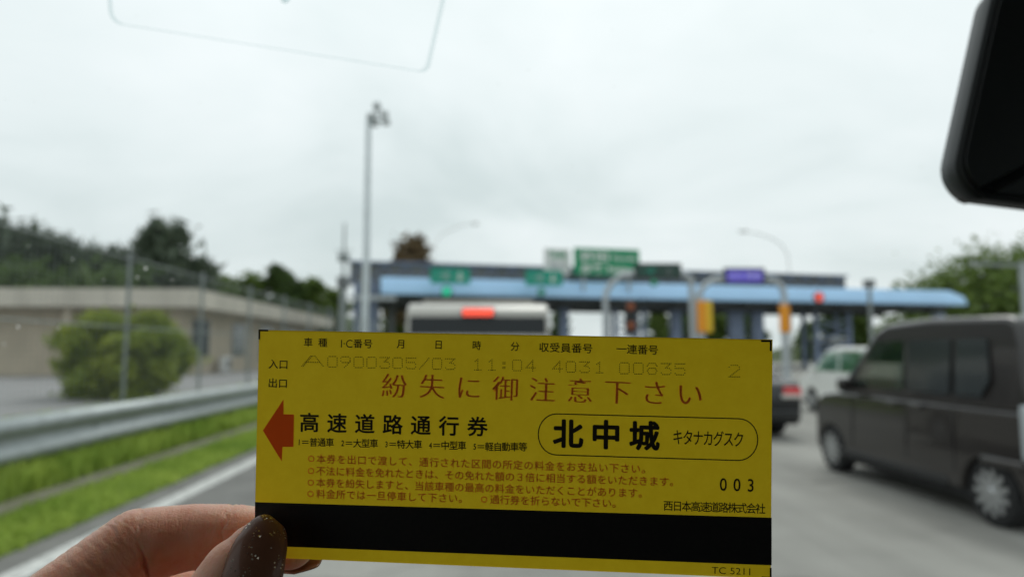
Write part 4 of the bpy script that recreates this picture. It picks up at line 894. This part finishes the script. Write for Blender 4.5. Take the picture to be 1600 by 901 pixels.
pnk = [(V((-99,-143,139)),10),(mm(110,1240,160),8.4),(mm(215,1190,166),7.6),(mm(275,1185,160),6.8),(mm(295,1195,148),6.0),(mm(292,1205,140),5.2)]
wr = V((-152,-168,74)); fa1 = V((-185,-260,-10)); fa2 = V((-225,-390,-140))
hb = MB()
def sph(c, r, n=14):
    vs = []; 
    for i in range(n+1):
        th = math.pi*i/n
        for j in range(n*2):
            ph = math.pi*j/n; vs.append((c.x+r*math.sin(th)*math.cos(ph), c.y+r*math.sin(th)*math.sin(ph), c.z+r*math.cos(th)))
    fs = [(i*2*n+j, i*2*n+(j+1)%(2*n), (i+1)*2*n+(j+1)%(2*n), (i+1)*2*n+j) for i in range(n) for j in range(2*n)]
    hb.add(vs, fs)
def limb(ch):
    for (a, ra), (b, rb) in zip(ch, ch[1:]):
        hb.tube([a, b], [ra, rb], 24)
    for c, r in ch: sph(c, r)
for ch in (idx, thb, mid, rng_, pnk): limb(ch)
for ch in (idx, mid, rng_, pnk): limb([(ch[0][0], ch[0][1]), ((ch[0][0]*.5+wr*.5), 13), (wr, 17)])
limb([(idx[0][0],11),(mid[0][0],11),(rng_[0][0],10.5),(pnk[0][0],9.5)]); limb([(thb[0][0],15),(wr,18)])
limb([(thb[0][0],13),(idx[0][0]*.6+thb[1][0]*.4,8.5),(idx[0][0],10)]); limb([(wr,20),(wr*.5+fa1*.5,24),(fa1,30),(fa2,38)])
me = bpy.data.meshes.new('hand'); me.from_pydata(hb.v, [], hb.f)
ho = bpy.data.objects.new('hand', me); COL.objects.link(ho)
bm = bmesh.new(); bm.from_mesh(me); bmesh.ops.recalc_face_normals(bm, faces=bm.faces); bm.to_mesh(me); bm.free()
rm = ho.modifiers.new('remesh', 'REMESH'); rm.mode = 'VOXEL'; rm.voxel_size = .5; rm.use_smooth_shade = True
sm = ho.modifiers.new('smooth', 'SMOOTH'); sm.iterations = 18; sm.factor = .5
bpy.context.view_layer.update()
me2 = bpy.data.meshes.new_from_object(ho.evaluated_get(bpy.context.evaluated_depsgraph_get())); ho.modifiers.clear(); ho.data = me2
nv = len(me2.vertices); co = np.zeros(nv*3); me2.vertices.foreach_get('co', co); co = co.reshape(-1,3)
no = np.zeros(nv*3); me2.vertices.foreach_get('normal', no); no = no.reshape(-1,3)
# distance along each digit, for skin folds that run across it
best = np.full(nv, 1e9); sax = np.zeros(nv); which = np.zeros(nv)
for ci, ch in enumerate((idx, thb, mid, rng_, pnk)):
    s0 = 0
    for (a, ra), (b, rb) in zip(ch, ch[1:]):
        A = np.array(a); d = np.array(b)-A; L_ = np.linalg.norm(d); d = d/L_; t = np.clip((co-A)@d, 0, L_); dist = np.linalg.norm(co-A-t[:,None]*d, axis=1)-(ra+(rb-ra)*t/L_)
        k_ = dist < best; best[k_] = dist[k_]; sax[k_] = s0+((co-A)@d)[k_]; which[k_] = ci; s0 += L_
def slen(ch, i): return sum((ch[j+1][0]-ch[j][0]).length for j in range(i))
disp = np.zeros(nv)
wob = .5*np.sin(co[:,2]*1.1+co[:,1]*.7)
def axis_y(ch):                                # height of the digit's axis at each vertex
    L = [slen(ch, i) for i in range(len(ch))]; return np.interp(sax, L, [c.y for c, _ in ch])
for ci, ch, lst in ((0, idx, ((2,-3.2,.16,.45,1),(2,-1.4,.24,.45,1),(2,.5,.18,.4,1),(2,1.9,.20,.45,1),(2,2.6,2.4,.6,-1),(2,5.2,-.5,1.6,-1),(2,-.2,-.5,1.6,-1),(4,-.6,.30,.5,0),(4,.9,.18,.4,0),(2,-5.6,.16,.5,0),(2,-8.2,.14,.5,0),(2,-11,.14,.5,0),(2,-14,.12,.5,0))),
                    (1, thb, ((2,-1,.3,.5,0),(2,1.5,.3,.5,0))), (2, mid, ((2,-1,.3,.5,0),(2,2,.35,.5,0),(4,0,.25,.5,0)))):
    rel = (co[:,1]-axis_y(ch))/4
    for (ji, off, dep, wd, side) in lst:
        msk = 1.0 if side == 0 else 1/(1+np.exp(-side*2*(rel - side*.3)))
        disp -= dep*np.exp(-((sax-slen(ch, ji)-off-wob)/wd)**2)*(which == ci)*(best < 3)*msk
# fuller pads between joints and knuckle swelling
co2 = co + no*disp[:,None]
CMn = np.array(CM); P = np.stack([co2[:,0]/1000, co2[:,1]/1000, -co2[:,2]/1000, np.ones(nv)], 1) @ CMn.T
me2.vertices.foreach_set('co', P[:,:3].astype(np.float32).ravel())
me2.flip_normals() if False else None
at_ = me2.attributes.new('along', 'FLOAT', 'POINT'); at_.data.foreach_set('value', sax.astype(np.float32))
bm = bmesh.new(); bm.from_mesh(me2); bmesh.ops.recalc_face_normals(bm, faces=bm.faces); bm.to_mesh(me2); bm.free()
me2.polygons.foreach_set('use_smooth', [True]*len(me2.polygons)); me2.update()
tag(ho, 'left hand with brown glitter thumbnail pinching the corner of the yellow ticket', 'hand')
def skin():
    m = bpy.data.materials.new('skin'); m.use_nodes = True; t = m.node_tree; b = t.nodes['Principled BSDF']; n_ = t.nodes
    at = n_.new('ShaderNodeAttribute'); at.attribute_name = 'along'; tx = n_.new('ShaderNodeTexCoord')
    n1 = n_.new('ShaderNodeTexNoise'); n1.inputs['Scale'].default_value = 160; n1.inputs['Detail'].default_value = 6; t.links.new(tx.outputs['Object'], n1.inputs['Vector'])
    r = n_.new('ShaderNodeValToRGB'); t.links.new(n1.outputs['Fac'], r.inputs[0])
    r.color_ramp.elements[0].position = .3; r.color_ramp.elements[0].color = (.68,.28,.15,1); r.color_ramp.elements[1].position = .75; r.color_ramp.elements[1].color = (.80,.42,.28,1)
    t.links.new(r.outputs[0], b.inputs['Base Color']); b.inputs['Roughness'].default_value = .5; b.inputs['Specular IOR Level'].default_value = .7; b.inputs['Sheen Weight'].default_value = .6; b.inputs['Sheen Roughness'].default_value = .45; b.inputs['Sheen Tint'].default_value = (1,.9,.85,1)
    b.inputs['Subsurface Weight'].default_value = .8; b.inputs['Subsurface Radius'].default_value = (1,.24,.11); b.inputs['Subsurface Scale'].default_value = .0045
    # transverse folds: noise that varies fast along the digit and slowly round it
    sc1 = n_.new('ShaderNodeVectorMath'); sc1.operation = 'SCALE'; sc1.inputs['Scale'].default_value = 170; t.links.new(tx.outputs['Object'], sc1.inputs[0])
    cmb = n_.new('ShaderNodeCombineXYZ'); ml_ = n_.new('ShaderNodeMath'); ml_.operation = 'MULTIPLY'; ml_.inputs[1].default_value = .8; t.links.new(at.outputs['Fac'], ml_.inputs[0]); t.links.new(ml_.outputs[0], cmb.inputs[0])
    ad = n_.new('ShaderNodeVectorMath'); ad.operation = 'ADD'; t.links.new(sc1.outputs[0], ad.inputs[0]); t.links.new(cmb.outputs[0], ad.inputs[1])
    n2 = n_.new('ShaderNodeTexNoise'); n2.inputs['Scale'].default_value = 1.0; n2.inputs['Detail'].default_value = 3; t.links.new(ad.outputs[0], n2.inputs['Vector'])
    vo = n_.new('ShaderNodeTexVoronoi'); vo.feature = 'DISTANCE_TO_EDGE'; vo.inputs['Scale'].default_value = 1100; t.links.new(tx.outputs['Object'], vo.inputs['Vector'])
    b1 = n_.new('ShaderNodeBump'); b1.inputs['Strength'].default_value = .28; b1.inputs['Distance'].default_value = .0011; t.links.new(n2.outputs['Fac'], b1.inputs['Height'])
    b2 = n_.new('ShaderNodeBump'); b2.inputs['Strength'].default_value = .6; b2.inputs['Distance'].default_value = .0002; t.links.new(vo.outputs['Distance'], b2.inputs['Height']); t.links.new(b1.outputs[0], b2.inputs['Normal'])
    t.links.new(b2.outputs[0], b.inputs['Normal']); return m
me2.materials.clear(); me2.materials.append(skin())
def polish():
    m = bpy.data.materials.new('brown_glitter_polish'); m.use_nodes = True; t = m.node_tree; b = t.nodes['Principled BSDF']; n_ = t.nodes
    tx = n_.new('ShaderNodeTexCoord'); vo = n_.new('ShaderNodeTexVoronoi'); vo.inputs['Scale'].default_value = 3200; t.links.new(tx.outputs['Object'], vo.inputs['Vector'])
    n1 = n_.new('ShaderNodeTexNoise'); n1.inputs['Scale'].default_value = 330; t.links.new(tx.outputs['Object'], n1.inputs['Vector'])
    sp_ = n_.new('ShaderNodeSeparateColor'); t.links.new(vo.outputs['Color'], sp_.inputs[0])
    fl = mth('MULTIPLY', mth('GREATER_THAN', sp_.outputs[0], .90, t), mth('GREATER_THAN', n1.outputs['Fac'], .57, t), t)
    mc = n_.new('ShaderNodeMix'); mc.data_type = 'RGBA'; t.links.new(fl, mc.inputs[0]); mc.inputs[6].default_value = (.17,.075,.045,1); mc.inputs[7].default_value = (.75,.68,.58,1)
    t.links.new(mc.outputs[2], b.inputs['Base Color']); t.links.new(fl, b.inputs['Metallic'])
    nm = n_.new('ShaderNodeVectorMath'); nm.operation = 'SUBTRACT'; t.links.new(vo.outputs['Color'], nm.inputs[0]); nm.inputs[1].default_value = (.5,.5,.5)
    nf = n_.new('ShaderNodeVectorMath'); nf.operation = 'SCALE'; t.links.new(nm.outputs[0], nf.inputs[0]); t.links.new(mth('MULTIPLY', fl, 1.3, t), nf.inputs['Scale'])
    ge = n_.new('ShaderNodeNewGeometry'); ad = n_.new('ShaderNodeVectorMath'); ad.operation = 'ADD'; t.links.new(ge.outputs['Normal'], ad.inputs[0]); t.links.new(nf.outputs[0], ad.inputs[1])
    nn = n_.new('ShaderNodeVectorMath'); nn.operation = 'NORMALIZE'; t.links.new(ad.outputs[0], nn.inputs[0]); t.links.new(nn.outputs[0], b.inputs['Normal'])
    b.inputs['Roughness'].default_value = .42; b.inputs['Specular IOR Level'].default_value = .12; b.inputs['Coat Weight'].default_value = .2; b.inputs['Coat Roughness'].default_value = .06; return m
POL = polish(); PALE = mat('pale_nail', (.42,.23,.17), .35, coat=.4)
def nail(path, widths, out, arch, name='fingernail', thick=.5, label=None, mt=None, across=None):      # path: mm points base to tip on the nail's mid line; out: outward normal
    n = 21; q = 15; vs = []; P_ = [Vector(p) for p in path]
    def lerp(seq, s):
        k_ = s*(len(seq)-1); i = min(int(k_), len(seq)-2); f = k_-i
        if isinstance(seq[0], Vector):
            p0 = seq[max(i-1,0)]; p1 = seq[i]; p2 = seq[i+1]; p3 = seq[min(i+2, len(seq)-1)]
            return .5*((2*p1)+(p2-p0)*f+(2*p0-5*p1+4*p2-p3)*f*f+(3*p1-p0-3*p2+p3)*f*f*f)
        return seq[i]*(1-f)+seq[i+1]*f
    for i in range(n+1):
        s = i/n; c = lerp(P_, s); d = (lerp(P_, min(1, s+.02))-lerp(P_, max(0, s-.02))).normalized(); o_ = Vector(out); o_ = (o_-d*o_.dot(d)).normalized(); x = d.cross(o_).normalized()
        if across:
            xx = Vector(across); xx = (xx-d*xx.dot(d)).normalized(); x = xx if xx.dot(x) > 0 else -xx; o2 = x.cross(d).normalized(); o_ = o2 if o2.dot(o_) > 0 else -o2
        w = lerp(widths, s)
        for j in range(q+1):
            t = -1+2*j/q; ang = t*arch; rad = w/math.sin(arch) if arch < 1.57 else w
            vs.append(c + x*(rad*math.sin(ang)) - o_*(rad*(1-math.cos(ang))))
    fs = [(i*(q+1)+j, i*(q+1)+j+1, (i+1)*(q+1)+j+1, (i+1)*(q+1)+j) for i in range(n) for j in range(q)]
    o = MB().add([CM @ Vector((v_.x/1000, v_.y/1000, -v_.z/1000)) for v_ in vs], fs).build(name, mt or PALE, ho, smooth=True, recalc=True)
    sd = o.modifiers.new('solid', 'SOLIDIFY'); sd.thickness = thick/1000; sd.offset = 0
    if label: o['label'] = label
    return o
nail([mm(376,932,140.6),mm(386,900,141.8),mm(395,868,144.0),mm(404,840,146.6),mm(410,822,149.0),mm(413,810,151.2),mm(414,804.5,153.2)], [6.3,6.5,6.2,5.7,4.9,3.8,2.0], (.05,.25,-1), .95, 'thumbnail', .5, 'long brown glitter thumbnail', POL, (1,-.12,0))
nail([mm(425,858,174.5),mm(452,866,174.0),mm(478,871,172.0),mm(502,875,170.0)], [4.8,5.0,4.4,1.6], (.1,-.55,.75), .9)
nail([mm(395,965,185),mm(420,968,184),mm(450,970,181.5),mm(466,970,180)], [4.8,5.0,4.2,1.6], (.1,-.55,.75), .9)
nail([mm(352,1098,160),mm(358,1105,153),mm(360,1106,146),mm(358,1102,142)], [4.2,4.4,3.6,1.2], (.3,-.9,0), .9)
nail([mm(300,1215,148),mm(302,1222,141),mm(300,1222,135),mm(297,1220,132)], [3.6,3.7,3.0,1.0], (.3,-.9,0), .9)
